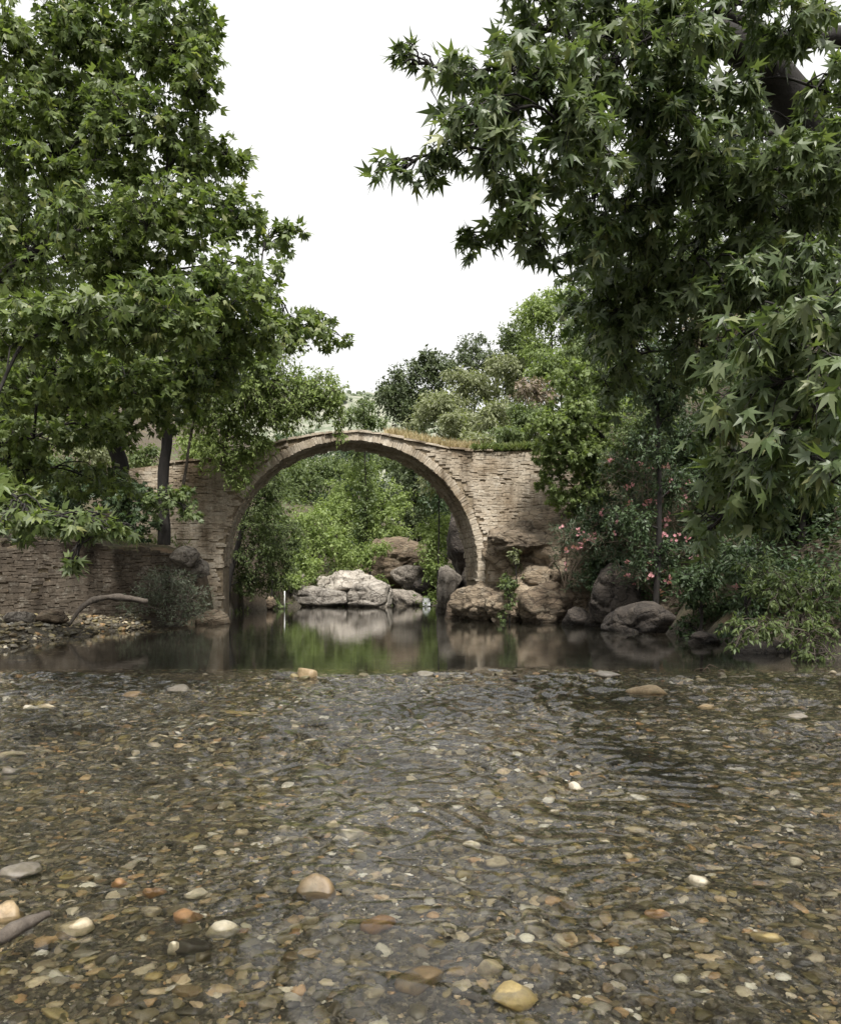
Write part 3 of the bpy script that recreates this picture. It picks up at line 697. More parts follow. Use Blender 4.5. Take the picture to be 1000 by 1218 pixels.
# ------------------------------------------------------------------ near plane tree, right
gxr, gyr = 8.9, 10.5
make_tree('plane_tree', 'big plane tree leaning in from the right with dark trunk and lobed leaves', 'tree',
    [[(gxr, gyr, gz(gxr, gyr) - .4, .5), (7.6, 10.2, 3.2, .4), (*P(1035, 270, 9.8), .33), tp(985, 185, 9.5, .27), tp(935, 108, 9.2, .23), tp(885, 60, 8.8, .18), tp(800, 20, 8.2, .12), tp(700, 40, 7.6, .08)],
     [tp(1120, 60, 9.8, .16), tp(1000, 43, 9.4, .12), tp(930, 46, 9.0, .09), tp(850, 10, 8.4, .06)]],
    [B(490, 75, 7.0, 26, 22, .35, .5), B(475, 205, 6.9, 32, 11, .3, .8), B(525, 185, 6.8, 34, 22, .4), B(570, 150, 6.6, 50, 34, .5), B(610, 190, 6.6, 45, 32, .5), B(535, 92, 6.9, 40, 26, .4, .7), B(640, 100, 6.8, 66, 46, .7), B(580, 100, 7.2, 34, 36, .4),
     B(630, 30, 7.2, 52, 40, .6), B(560, 285, 7.4, 26, 16, .3, .8), B(615, 255, 7.0, 40, 40, .5), B(640, 290, 7.4, 18, 22, .3, .7), B(690, 180, 7.0, 60, 60, .7), B(720, 90, 7.4, 70, 60, .8), B(720, 10, 7.6, 80, 40, .8),
     B(790, 140, 7.6, 60, 60, .8), B(800, 40, 7.8, 70, 50, .8), B(700, 265, 8.2, 45, 55, .6), B(760, 250, 8.4, 60, 70, .8), B(820, 40, 7, 30, 30, .4),
     B(735, 350, 9.5, 60, 70, .8), B(700, 330, 10.5, 40, 70, .6, .8), B(740, 430, 10.5, 40, 60, .7), B(800, 330, 9.0, 60, 60, .8), B(880, 250, 8.2, 65, 55, .8), B(960, 270, 8.6, 60, 80, .8), B(880, 160, 8.8, 26, 30, .5, .6),
     B(985, 110, 8.0, 36, 50, .5, .7), B(900, 10, 7.6, 70, 30, .6), B(985, 10, 8.2, 30, 20, .4, .5), B(860, 340, 8, 60, 50, .7, .8), B(830, 430, 9, 50, 60, .7, .7), B(930, 190, 7.6, 60, 40, .5), B(1000, 180, 7.8, 50, 60, .6), B(870, 110, 7.6, 40, 36, .5), B(950, 30, 7.4, 50, 30, .5), B(840, 190, 7.8, 50, 50, .6), B(930, 330, 8, 70, 60, .7), B(820, 300, 14, 90, 70, 1.8, .55), B(930, 330, 14, 90, 80, 1.8, .55), B(1040, 300, 14, 90, 90, 1.8, .55), B(880, 200, 15, 90, 60, 1.8, .8)],
    'palm', .155, 2.3, 'plane_near', 'bark_dark', seed=5, droop=.55, full=True, parts=300, part_mat='plane_near_obj', leaves_per=7)
# low drooping boughs at the right edge, from a second tree out of frame
gx2, gy2 = 7.2, 6.2
make_tree('plane_tree', 'plane tree just off the right edge, its large-leaved boughs hanging low over the water', 'tree',
    [[(gx2, gy2, -.6, .3), (6.7, 6.2, 2.2, .24), (5.9, 6.0, 4.2, .18), (4.6, 5.8, 4.6, .1)]],
    [B(930, 400, 5.4, 70, 45, .5), B(985, 460, 5.2, 40, 50, .5), B(900, 470, 5.8, 60, 50, .5), B(985, 560, 5.0, 30, 46, .35), B(930, 540, 5.6, 60, 40, .5), B(870, 560, 6.0, 46, 46, .45), B(840, 630, 6.2, 26, 30, .3, .7), B(905, 610, 5.9, 34, 36, .35, .8), B(975, 380, 5.6, 50, 50, .5), B(880, 400, 6.4, 50, 46, .5, .8), B(850, 500, 6.4, 40, 40, .4, .8)],
    'palm', .165, 2.1, 'plane_near', 'bark_dark', seed=8, droop=.75, full=True, parts=200, part_mat='plane_near_obj', leaves_per=6)

# ------------------------------------------------------------------ near plane tree, left
gx3, gy3 = -10.6, 14.0
make_tree('plane_tree', 'big plane tree reaching in from the left, dense crown filling the upper left', 'tree',
    [[(gx3, gy3, gz(gx3, gy3) - .4, .45), (-9.8, 13.6, 3, .36), (-8.8, 13.2, 6, .3), (-7.9, 13, 9, .22), (-7, 12.6, 12, .12)],
     [(-9.6, 13.5, 3.4, .2), (-7.6, 12.2, 5.2, .15), (-5.6, 12, 6.6, .08)],
     [(-9.9, 13.6, 2.4, .16), (-7.6, 10.2, 2.7, .1), (-5.2, 8.6, 2.5, .05)]],
    [B(40, 60, 12, 90, 80, 1.1), B(130, 40, 12, 80, 70, 1.0), B(200, 50, 11.5, 55, 60, .8), B(235, 90, 11.2, 34, 46, .6), B(245, 25, 11.5, 26, 26, .5, .7), B(60, 170, 12, 90, 70, 1.1), B(160, 160, 11.6, 80, 70, 1), B(225, 170, 11.4, 40, 40, .6),
     B(270, 185, 12, 40, 22, .5, .8), B(30, 290, 12, 70, 60, 1, .6), B(120, 270, 11.4, 80, 50, 1, .8), B(205, 260, 11.2, 70, 56, .9), B(270, 255, 12, 50, 40, .7, .8), B(320, 280, 13, 40, 26, .5, .5), B(345, 275, 13, 24, 10, .3, .5),
     B(40, 390, 9.6, 80, 36, .8), B(120, 380, 9.4, 70, 40, .8), B(200, 370, 9.8, 70, 44, .9), B(270, 340, 11, 60, 40, .8), B(290, 390, 12, 60, 36, .8), B(350, 390, 13.5, 50, 26, .6, .8), B(400, 405, 14, 26, 12, .4, .5), B(380, 375, 14, 22, 12, .4, .5),
     B(60, 450, 11, 80, 40, .9, .8), B(150, 450, 11, 70, 36, .9), B(235, 440, 12, 60, 34, .9), B(310, 330, 12.5, 36, 26, .5, .6),
     B(40, 620, 7.6, 60, 22, .5), B(110, 622, 7.8, 46, 18, .4), B(150, 628, 8.0, 16, 12, .2, .6), B(10, 590, 8.2, 40, 26, .5), B(85, 672, 7.6, 10, 10, .15, .4), B(40, 520, 12, 60, 30, .8, .7), B(120, 510, 12.5, 60, 26, .8, .8), B(190, 480, 13, 60, 30, .9, .8), B(20, 560, 12, 40, 30, .7, .8), B(110, 570, 13, 50, 22, .8, .6), B(50, 240, 14, 80, 60, 1.2, .7), B(160, 330, 12, 80, 40, 1.0, .7), B(60, 330, 17.5, 90, 60, 1.8, .55), B(150, 375, 18, 80, 50, 1.8, .55), B(0, 420, 17.5, 80, 46, 1.8, .55), B(-60, 300, 17, 80, 80, 1.8, .55), B(230, 395, 19, 60, 40, 1.6, .55), B(-70, 480, 16, 80, 60, 1.6, .55), B(60, 470, 19, 80, 36, 1.6, .7)],
    'palm', .13, 2.1, 'plane_left', 'bark_dark', seed=17, droop=.35, parts=300, part_mat='plane_near_obj', leaves_per=7)

# ------------------------------------------------------------------ middle-distance trees, left
make_tree('terrace_tree', 'tree with slim dark trunk rising from the terrace next to the bridge pier', 'tree',
    [[tp(196, 648, 24.6, .2), tp(197, 590, 24.6, .17), tp(199, 520, 24.6, .16), tp(196, 470, 24.5, .13), tp(205, 380, 24.4, .08)]],
    [B(215, 455, 24, 70, 40, 1.6), B(150, 430, 24, 60, 40, 1.5), B(270, 420, 24, 60, 40, 1.4), B(190, 370, 24, 70, 40, 1.5), B(200, 595, 23.4, 34, 22, .6, .8), B(225, 610, 23.2, 16, 12, .4, .6), B(120, 480, 24.5, 50, 30, 1.2, .7)],
    'palm', .17, 2.0, 'leaf_mid', 'bark_dark', seed=23, droop=.4)
make_tree('terrace_tree', 'thicker dark-stemmed tree on the terrace further left behind the retaining wall', 'tree',
    [[tp(146, 640, 25.6, .3), tp(140, 560, 25.6, .26), tp(136, 520, 25.5, .22), tp(118, 470, 25.4, .16), tp(100, 400, 25, .1)], [tp(137, 530, 25.5, .13), tp(160, 490, 25.2, .1), tp(180, 440, 25, .06)]],
    [B(90, 420, 25, 80, 50, 1.8), B(30, 470, 25, 60, 40, 1.5, .6), B(60, 570, 24.4, 60, 30, 1.0, .7), B(140, 590, 24.5, 50, 26, 1.0, .9), B(160, 625, 24, 30, 20, .6, .9), B(20, 600, 24.5, 40, 30, .8, .7)],
    'palm', .17, 1.8, 'leaf_dark', 'bark_dark', seed=29, droop=.4)
make_tree('young_tree', 'feathery light green young tree covering the left end of the bridge', 'tree',
    [[(*P(214, 600, 27.4), .06), tp(220, 560, 27.4, .05), tp(228, 510, 27.3, .045), tp(240, 460, 27.2, .03)], [tp(262, 560, 27.6, .06), tp(275, 500, 27.4, .05), tp(300, 440, 27.2, .03)]],
    [B(270, 480, 27.4, 50, 40, 1.2), B(320, 470, 27.2, 52, 34, 1.2), B(370, 455, 27.2, 36, 26, .9, .8), B(395, 485, 27.4, 20, 22, .6, .7), B(405, 510, 27.6, 10, 22, .3, .5), B(300, 520, 27.6, 32, 36, .8), B(285, 560, 27.8, 20, 30, .6, .9), B(320, 420, 27, 44, 30, 1, .8), B(240, 500, 27.5, 40, 30, .9, .7), B(345, 490, 27.4, 40, 26, .8), B(300, 450, 27, 50, 30, 1.1), B(262, 535, 27.6, 34, 30, .8), B(380, 470, 27.2, 34, 22, .8)],
    'oval', .15, 3.6, 'leaf_bright', 'bark', seed=31, droop=.5)
make_tree('bank_tree', 'leafy green tree hanging over the water just inside the left side of the arch', 'tree',
    [[(-8.6, 35, .4, .14), tp(285, 640, 35, .11), tp(300, 580, 35, .08), tp(310, 540, 35, .05)]],
    [B(305, 600, 35, 34, 40, 1.4), B(320, 570, 35, 26, 30, 1.2), B(300, 655, 35.5, 28, 34, 1.2), B(335, 650, 37, 30, 34, 1.2), B(320, 690, 37, 30, 20, 1, .9), B(292, 690, 36, 16, 26, .8)],
    'oval', .15, 2.4, 'leaf_mid', 'bark_dark', seed=37)
make_tree('shrub', 'grey-green shrub spilling over the water at the foot of the left pier', 'shrub',
    [[(*P(200, 738, 26), .05), tp(198, 715, 26, .035), tp(190, 690, 26, .02)], [(*P(215, 738, 26), .04), tp(225, 705, 26, .02)]],
    [B(185, 705, 25.8, 34, 26, .9), B(225, 712, 26, 30, 24, .8), B(205, 690, 26, 34, 20, .8), B(160, 722, 25.6, 26, 18, .7, .8), B(215, 732, 25.6, 40, 12, .6, .9)],
    'lance', .14, 1.9, 'leaf_grey', 'bark', seed=41, droop=.1, upright=.2, crown_name='foliage', trunk_name='stem')

# ------------------------------------------------------------------ trees seen through and above the arch
def bg_tree(px, foot_py, Y, blobs, mat, label, seed, leaf='rhomb', size=.2, dens=2.8, name='background_tree', bark='bark_dark', group='trees upstream of the bridge', rad=.12, side=True, **kw):
    f = on_ground(px, Y); top = blobs[0]; rq = np.random.default_rng(seed + 5)
    if side:
        h_ = top[2] - top[5] - f[2]; n_ = int(max(0, h_) / max(.6, top[5] * .8))
        blobs = blobs + [(f[0] + (top[0] - f[0]) * q_ + rq.normal() * top[3] * .3, f[1] + (top[1] - f[1]) * q_ - .2, f[2] + h_ * q_, top[3] * .6, top[3] * .6, max(.7, top[5] * .6), .75) for q_ in np.linspace(.3, 1, n_)]
    return make_tree(name, label, 'tree', [[(*f, rad), ((f[0] + top[0]) / 2 + .1, (f[1] + top[1]) / 2, (f[2] + top[2]) / 2, rad * .75), (top[0], top[1], top[2], rad * .35)]], blobs, leaf, size, dens, mat, bark, seed, group, twigs=Y < 30, **kw)
bg_tree(430, 650, 56, [B(430, 590, 56, 46, 42, 2.5), B(400, 615, 55, 40, 34, 2.2), B(455, 625, 55, 40, 28, 2), B(430, 560, 56.5, 30, 22, 1.6), B(470, 595, 56, 24, 30, 1.5, .8)], 'leaf_bright', 'bright yellow-green rounded tree in the middle of the arch opening', 51, size=.2, dens=2.3)
bg_tree(375, 670, 49, [B(370, 625, 49, 34, 28, 1.8), B(395, 645, 48.5, 30, 24, 1.5), B(345, 640, 48, 26, 26, 1.4), B(412, 662, 48.5, 22, 14, 1)], 'leaf_bright', 'lower bright green bushy tree left of the rounded one inside the arch', 53, size=.18)
bg_tree(440, 668, 51, [B(438, 655, 51, 20, 12, 1), B(420, 662, 50.5, 16, 9, .8), B(455, 650, 51.5, 14, 9, .8)], 'leaf_bright', 'small light green bush on the brown ledge inside the arch', 58, size=.17, name='background_shrub')
bg_tree(345, 690, 46, [B(338, 665, 45.5, 28, 20, 1.2), B(365, 672, 45.5, 22, 14, 1), B(325, 685, 44.5, 22, 16, 1), B(350, 690, 44.5, 20, 12, .8)], 'leaf_bright', 'light green shrub overhanging the rocks at the left inside the arch', 57, size=.17, name='background_shrub')
bg_tree(518, 680, 47, [B(515, 650, 47, 22, 26, 1.2), B(520, 675, 46.5, 18, 20, 1), B(508, 630, 48, 20, 16, 1), B(530, 625, 49, 22, 20, 1)], 'leaf_bright', 'green shrub beside the right foot of the arch, behind the waterfall', 59, size=.17, name='background_shrub')
bg_tree(365, 620, 66, [B(365, 570, 66, 44, 30, 3), B(335, 590, 64, 36, 36, 3), B(395, 560, 68, 36, 22, 2.6), B(340, 555, 68, 34, 24, 2.6)], 'leaf_mid', 'mid green tree at the back left of the arch opening', 61, size=.26)
bg_tree(500, 610, 68, [B(490, 565, 68, 30, 26, 2.6), B(505, 590, 66, 36, 30, 2.6), B(530, 600, 64, 30, 34, 2.4), B(460, 548, 70, 30, 16, 2.2)], 'leaf_mid', 'mid green tree at the back right of the arch opening', 67, size=.26)
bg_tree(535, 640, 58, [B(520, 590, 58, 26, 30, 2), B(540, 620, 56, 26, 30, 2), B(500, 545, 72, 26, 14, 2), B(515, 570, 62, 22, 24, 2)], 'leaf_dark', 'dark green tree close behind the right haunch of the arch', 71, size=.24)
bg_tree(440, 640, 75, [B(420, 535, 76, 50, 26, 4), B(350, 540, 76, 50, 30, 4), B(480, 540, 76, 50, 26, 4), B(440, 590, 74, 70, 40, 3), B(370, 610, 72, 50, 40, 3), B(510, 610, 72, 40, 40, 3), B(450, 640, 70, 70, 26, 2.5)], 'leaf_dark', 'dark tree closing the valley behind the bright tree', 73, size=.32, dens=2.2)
bg_tree(490, 520, 62, [B(490, 450, 62, 34, 26, 2.4), B(465, 470, 62, 28, 24, 2.2), B(510, 430, 62, 22, 18, 1.8), B(490, 485, 62, 40, 18, 2), B(525, 445, 63, 18, 26, 1.6)], 'leaf_evergreen', 'dark spreading evergreen tree above the crown of the bridge', 79, size=.26, dens=3.6, leaf='rhomb', flat=.4)
bg_tree(435, 520, 54, [B(432, 488, 54, 18, 18, 1.3), B(415, 498, 54, 12, 12, 1, .8), B(445, 500, 54, 18, 12, 1)], 'leaf_mid', 'small mid green tree behind the crown of the bridge, left of the evergreen', 83, size=.2)
bg_tree(565, 470, 74, [B(562, 412, 74, 26, 18, 2.2), B(545, 430, 73, 24, 18, 2), B(582, 430, 73, 24, 22, 2)], 'leaf_evergreen', 'far dark green tree on the right skyline', 89, size=.28, dens=2.4)
HS = 'shrubs on the right hillside'
hill = [(520, 480, 46, 44, 26, 'leaf_olive', 'pale olive shrub right behind the dry grass of the bridge deck'),
        (560, 455, 50, 40, 26, 'leaf_olive', 'pale silvery shrub below the right skyline tree'),
        (600, 440, 48, 36, 30, 'leaf_olive', 'greyish round shrub higher on the right hillside'),
        (590, 490, 42, 36, 24, 'leaf_olive', 'olive-green shrub at the right end of the dry grass'),
        (640, 468, 40, 34, 28, 'leaf_brown', 'purplish brown half-dry shrub on the right hillside'),
        (620, 410, 52, 40, 34, 'leaf_mid', 'mid green tree-like shrub at the right skyline below the plane bough'),
        (655, 375, 48, 50, 44, 'leaf_bright', 'light green tree at the skyline under the plane tree tip'),
        (700, 430, 42, 50, 50, 'leaf_mid', 'green leafy tree on the slope right of the brown shrub'),
        (600, 515, 36, 30, 14, 'leaf_mid', 'low green bush growing on top of the right abutment'),
        (565, 520, 33.5, 24, 10, 'leaf_olive', 'small bush at the edge of the deck above the abutment'),
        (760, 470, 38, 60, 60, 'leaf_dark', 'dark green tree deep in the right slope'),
        (850, 400, 36, 60, 40, 'leaf_brown', 'dry brown shrub showing through the right foliage'),
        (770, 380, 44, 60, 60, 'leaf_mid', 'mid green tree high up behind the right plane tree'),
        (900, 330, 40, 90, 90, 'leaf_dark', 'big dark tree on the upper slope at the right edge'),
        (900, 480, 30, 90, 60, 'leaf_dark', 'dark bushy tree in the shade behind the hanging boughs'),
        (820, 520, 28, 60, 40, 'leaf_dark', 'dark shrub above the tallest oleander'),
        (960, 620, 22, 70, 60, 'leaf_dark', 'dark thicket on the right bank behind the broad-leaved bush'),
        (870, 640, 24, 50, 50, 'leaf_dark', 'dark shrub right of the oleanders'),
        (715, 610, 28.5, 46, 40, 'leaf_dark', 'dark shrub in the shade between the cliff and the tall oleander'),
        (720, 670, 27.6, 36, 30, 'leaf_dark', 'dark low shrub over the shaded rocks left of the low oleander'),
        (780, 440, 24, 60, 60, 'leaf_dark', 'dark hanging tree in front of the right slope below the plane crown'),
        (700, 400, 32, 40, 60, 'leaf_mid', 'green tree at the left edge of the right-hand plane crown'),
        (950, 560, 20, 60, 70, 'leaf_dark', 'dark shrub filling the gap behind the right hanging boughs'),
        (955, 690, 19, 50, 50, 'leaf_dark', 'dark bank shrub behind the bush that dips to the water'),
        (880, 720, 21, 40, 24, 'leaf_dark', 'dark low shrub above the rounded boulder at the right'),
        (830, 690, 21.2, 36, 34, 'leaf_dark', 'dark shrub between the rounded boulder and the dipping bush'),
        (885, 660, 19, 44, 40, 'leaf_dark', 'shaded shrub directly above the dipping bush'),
        (603, 690, 28.9, 14, 12, 'leaf_mid', 'little green tuft growing on the rocks right of the arch foot'),
        (612, 655, 29.2, 12, 10, 'leaf_olive', 'pale tuft of weeds halfway up the tan cliff'),
        (322, 610, 41, 26, 30, 'leaf_mid', 'green shrub on the bank at the left behind the arch'),
        (935, 600, 21, 60, 46, 'leaf_dark', 'shaded shrub at mid height behind the right hanging boughs'),
        (850, 565, 25.5, 50, 40, 'leaf_dark', 'dark shrub on the bank right of the tall oleander'),
        (765, 510, 27.2, 44, 36, 'leaf_mid', 'mid green shrub above the tall oleander'),
        (985, 500, 23, 60, 60, 'leaf_dark', 'dark tall shrub at the right edge halfway up'),
        (545, 498, 44, 36, 16, 'leaf_olive', 'pale low shrub just beyond the right end of the deck'),
        (628, 495, 38, 36, 24, 'leaf_mid', 'mid green shrub on the hillside over the right abutment'),
        (665, 440, 42, 44, 38, 'leaf_fresh', 'fresh green tree on the hillside below the skyline tree'),
        (30, 545, 34, 60, 34, 'leaf_mid', 'green shrub on the slope at the left edge under the plane crown'),
        (100, 520, 36, 50, 30, 'leaf_olive', 'olive shrub on the left slope behind the thicker dark stem'),
        (170, 540, 31, 26, 20, 'leaf_mid', 'low green bush between the two terrace trunks'),
        (60, 600, 27, 50, 24, 'leaf_dark', 'dark bush on top of the retaining wall at the left'),
        (230, 528, 33, 34, 18, 'leaf_bright', 'light green bush behind the pier top'),
        (10, 480, 38, 50, 40, 'leaf_mid', 'leafy tree on the upper left slope')]
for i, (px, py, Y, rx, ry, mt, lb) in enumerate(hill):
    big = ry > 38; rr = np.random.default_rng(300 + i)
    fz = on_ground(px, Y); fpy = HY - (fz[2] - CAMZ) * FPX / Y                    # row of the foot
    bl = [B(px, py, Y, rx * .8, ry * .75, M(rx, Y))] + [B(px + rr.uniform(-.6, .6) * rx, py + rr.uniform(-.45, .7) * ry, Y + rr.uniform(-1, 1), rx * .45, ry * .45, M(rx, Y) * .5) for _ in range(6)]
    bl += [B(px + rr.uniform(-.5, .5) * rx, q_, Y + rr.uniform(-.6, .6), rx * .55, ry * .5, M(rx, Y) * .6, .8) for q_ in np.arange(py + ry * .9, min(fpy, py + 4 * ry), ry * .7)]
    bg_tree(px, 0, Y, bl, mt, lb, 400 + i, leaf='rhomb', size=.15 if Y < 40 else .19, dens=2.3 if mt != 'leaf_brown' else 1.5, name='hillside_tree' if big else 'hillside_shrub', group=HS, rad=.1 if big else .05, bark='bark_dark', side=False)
make_tree('leaning_tree', 'fresh green tree leaning over the right abutment from the slope', 'tree',
    [[(*on_ground(760, 29), .14), tp(730, 540, 28.6, .11), tp(690, 500, 28.2, .07), tp(640, 500, 28, .04)]],
    [B(668, 500, 28, 46, 24, 1.2), B(700, 490, 28, 50, 30, 1.3), B(685, 540, 28.2, 44, 26, 1.1), B(710, 545, 28.4, 50, 34, 1.3), B(690, 450, 28, 46, 26, 1.2, .8), B(690, 590, 28.4, 36, 26, 1), B(650, 535, 28.3, 26, 22, .7), B(656, 572, 28.4, 22, 20, .6, .9)],
    'palm', .17, 1.9, 'leaf_fresh', 'bark_dark', seed=91, droop=.4)

# ------------------------------------------------------------------ oleanders with pink flowers
def oleander(label, foot, blobs, seed, nfl):
    r = np.random.default_rng(seed)
    stems = [[(*foot, .04), ((foot[0] + b_[0]) / 2, (foot[1] + b_[1]) / 2, (foot[2] + b_[2]) / 2 + .15, .03), (b_[0], b_[1], b_[2], .015)] for b_ in blobs[:4]]
    o = make_tree('oleander', label, 'shrub', stems, blobs, 'lance', .16, 1.6, 'leaf_oleander', 'wood_pale', seed, 'oleanders on the right bank', droop=-.1, upright=.25, crown_name='foliage', trunk_name='stem', flat=.4, leaves_per=10)
    base = np.array(foot)
    for k in range(nfl):
        b_ = blobs[r.integers(len(blobs))]; c = np.array(b_[:3]); rr = np.array(b_[3:6])
        d = r.normal(size=3); d[1] = -abs(d[1]) - .7; d[2] += .2; d /= np.linalg.norm(d)
        pos = c + d * rr * r.uniform(.85, 1.1)
        n = int(r.integers(3, 8)); V, F, off = [], [], 0
        for q in range(n):                                      # a truss of five-petalled blossoms
            oc = r.normal(size=3) * .05; ax = d + r.normal(size=3) * .5; ax /= np.linalg.norm(ax)
            a_ = np.cross(ax, [0, 0, 1]); a_ /= np.linalg.norm(a_); b2 = np.cross(ax, a_)
            for j in range(5):
                an = j * 2 * math.pi / 5; u_ = math.cos(an) * a_ + math.sin(an) * b2; w_ = -math.sin(an) * a_ + math.cos(an) * b2
                s = .046
                V += [oc, oc + (u_ * .7 + w_ * .45) * s + ax * .012, oc + u_ * s * 1.15 + ax * .006, oc + (u_ * .7 - w_ * .45) * s + ax * .012]; F.append((off, off + 1, off + 2, off + 3)); off += 4
        fo = link('blossom', mesh_from('blossom', np.array(V), np.array(F), MAT['flower']), o); fo.location = pos - base
f = P(668, 690, 27.6)
oleander('oleander with pink flowers next to the tan cliff', tuple(P(672, 700, 27.8)), [B(675, 640, 27.3, 24, 26, .8), B(700, 655, 27.4, 28, 28, .8), B(658, 668, 27.2, 14, 18, .5, .5), B(705, 620, 27.6, 30, 26, .8), B(690, 690, 27.3, 26, 16, .6)], 601, 20)
oleander('tall dark oleander with bright pink flower clusters above the cave-like shade', tuple(P(775, 690, 26)), [B(770, 580, 25.6, 36, 36, 1), B(790, 620, 25.4, 34, 30, 1), B(745, 610, 25.8, 36, 34, 1), B(780, 555, 26, 26, 30, .9), B(725, 645, 26, 34, 30, .9), B(735, 560, 26.6, 34, 30, 1), B(784, 655, 24.9, 34, 36, .9), B(800, 590, 25, 30, 40, .8)], 607, 36)
oleander('low oleander with a few pink flowers over the long dark boulder', tuple(P(790, 720, 24.8)), [B(775, 685, 24.4, 36, 20, .8), B(815, 700, 24.2, 32, 20, .8), B(745, 680, 24.8, 26, 18, .7), B(800, 655, 24.8, 36, 20, .8)], 611, 16)
oleander('dark oleander thicket with sparse flowers at the far right bank', tuple(P(860, 700, 23)), [B(850, 660, 22.8, 40, 34, 1), B(880, 700, 22.4, 40, 26, .9), B(835, 715, 22.8, 30, 18, .7), B(900, 650, 22.6, 40, 40, 1)], 613, 6)
make_tree('bush', 'broad-leaved green bush dipping to the water at the lower right', 'shrub',
    [[(8.2, 17.3, gz(8.2, 17.3) - .1, .06), tp(940, 720, 16.6, .045), tp(915, 700, 16, .02)], [(8.4, 17.3, gz(8.4, 17.3) - .1, .05), tp(985, 690, 16.6, .03)]],
    [B(930, 700, 15.8, 50, 30, .8), B(900, 745, 15.4, 40, 20, .6), B(955, 750, 15.4, 50, 24, .7), B(985, 700, 16, 30, 40, .7), B(905, 680, 16, 36, 22, .6, .8), B(875, 765, 15.2, 14, 8, .3, .7), B(970, 780, 15.2, 34, 10, .5)],
    'oval', .14, 1.6, 'leaf_mid', 'bark', seed=97, droop=.5, crown_name='foliage', trunk_name='stem')

# ------------------------------------------------------------------ ground cover, dry grass
def scatter(name, xs, ys, leaf, size, mat, seed, label, upright=0., flat=.8, zoff=.05, cat='plants', zs=None, jit=.3):
    r = np.random.default_rng(seed); n = len(xs)
    z = ground_z(xs, ys) if zs is None else zs
    pos = np.stack([xs, ys, z + zoff + np.abs(r.normal(size=n)) * jit * .5], -1)
    d = r.normal(size=(n, 3)); d[:, 2] = np.abs(d[:, 2]) * .3 + upright * 2
    nr = r.normal(size=(n, 3)) * .5 + np.array([0, -.2, flat])
    bv, bf = LEAF[leaf]; V, F = instance_mesh(bv, bf, frames(d, nr) * (size * r.uniform(.5, 1.2, n))[:, None, None], pos)
    return tag(link(name, mesh_from(name, V, F, MAT[mat])), label, cat, kind='stuff')
r = np.random.default_rng(77)
n = 80000; ys = r.uniform(14, 50, n); xs = np.interp(ys, _yk, _xr) + .5 + r.random(n) ** 1.4 * 18
pn = fbm(np.stack([xs, ys, 0 * xs], -1) * .35, 2); k = pn > -.35
scatter('ground_cover', xs[k], ys[k], 'rhomb', .16, 'leaf_dark', 1, 'low dark green undergrowth covering the right slope', jit=.9)
n = 26000; ys = r.uniform(30, 70, n); xs = np.interp(ys, _yk, _xr) + .5 + r.random(n) * 20
scatter('ground_cover', xs, ys, 'lance', .3, 'leaf_olive', 2, 'pale olive weeds and grass on the right hillside', upright=.8, jit=.4)
n = 24000; xs = r.uniform(-24, -8.2, n); ys = r.uniform(23, 46, n); k = (ys > np.interp(xs, [-17, -12.4, -7.9], [20.5, 23.9, 27.6]) + .6) & (fbm(np.stack([xs, ys, 0 * xs], -1) * .3 + 8, 2) > -.05)
scatter('ground_cover', xs[k], ys[k], 'lance', .3, 'grass_green', 3, 'grass and weeds on the terrace left of the bridge', upright=.8, jit=.25)
n = 30000; xs = r.uniform(-16, 14, n); ys = r.uniform(44, 95, n); k = fbm(np.stack([xs, ys, 0 * xs], -1) * .3 + 3, 2) > 0
scatter('ground_cover', xs[k], ys[k], 'rhomb', .28, 'leaf_mid', 4, 'low green growth on the valley floor upstream', jit=1.2)
# dry grass on the deck and behind it
uu = r.uniform(px_to_uz(462, 500)[0], px_to_uz(572, 500)[0], 22000); vv = r.uniform(.2, 4.5, 22000)
q = np.array([BP(a_, b_, 0) for a_, b_ in zip(uu, vv)])
zz = np.maximum(top_z(uu) - .02 + .04 * np.clip(vv - 2, 0, 9), np.where(vv < BW, -9, ground_z(q[:, 0], q[:, 1])))
scatter('dry_grass', q[:, 0], q[:, 1], 'blade', .5, 'grass_dry', 5, 'strip of straw-coloured dry grass on the right end of the bridge deck', upright=1.6, flat=.1, zs=zz, zoff=-.02, jit=.02)
uu = r.uniform(px_to_uz(562, 500)[0], px_to_uz(640, 500)[0], 5000); vv = r.uniform(-.08, .8, 5000)
q = np.array([BP(a_, b_, 0) for a_, b_ in zip(uu, vv)])
scatter('deck_weeds', q[:, 0], q[:, 1], 'lance', .3, 'grass_green', 6, 'green weeds hanging over the right edge of the bridge deck', upright=.5, flat=.4, zs=top_z(uu), zoff=.0, jit=.12)

# ------------------------------------------------------------------ far hill
hx, hy = np.meshgrid(np.linspace(-260, 220, 150), np.linspace(150, 420, 90))
hp = np.stack([hx, hy, 0 * hx], -1).reshape(-1, 3)
hz = (np.exp(-((hx + 40) / 130) ** 2) * sm(hy, 150, 270) * 66).ravel() + 7 * fbm(hp * .02, 4) - 2 + 1.2 * fbm(hp * .3, 2)
idx = np.arange(hx.size).reshape(hx.shape); quads = np.stack([idx[:-1, :-1], idx[:-1, 1:], idx[1:, 1:], idx[1:, :-1]], -1).reshape(-1, 4)
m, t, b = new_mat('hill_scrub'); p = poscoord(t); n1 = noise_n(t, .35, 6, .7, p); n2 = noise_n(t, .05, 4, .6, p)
t.links.new(mixc(t, ramp(t, n1, [(.42, (0, 0, 0)), (.56, (1, 1, 1))]), (.25, .25, .2), ramp(t, n2, [(.3, (.11, .135, .085)), (.7, (.16, .18, .125))])), b.inputs['Base Color']); b.inputs['Roughness'].default_value = 1  # pale tones put the distance haze into the hill's colour
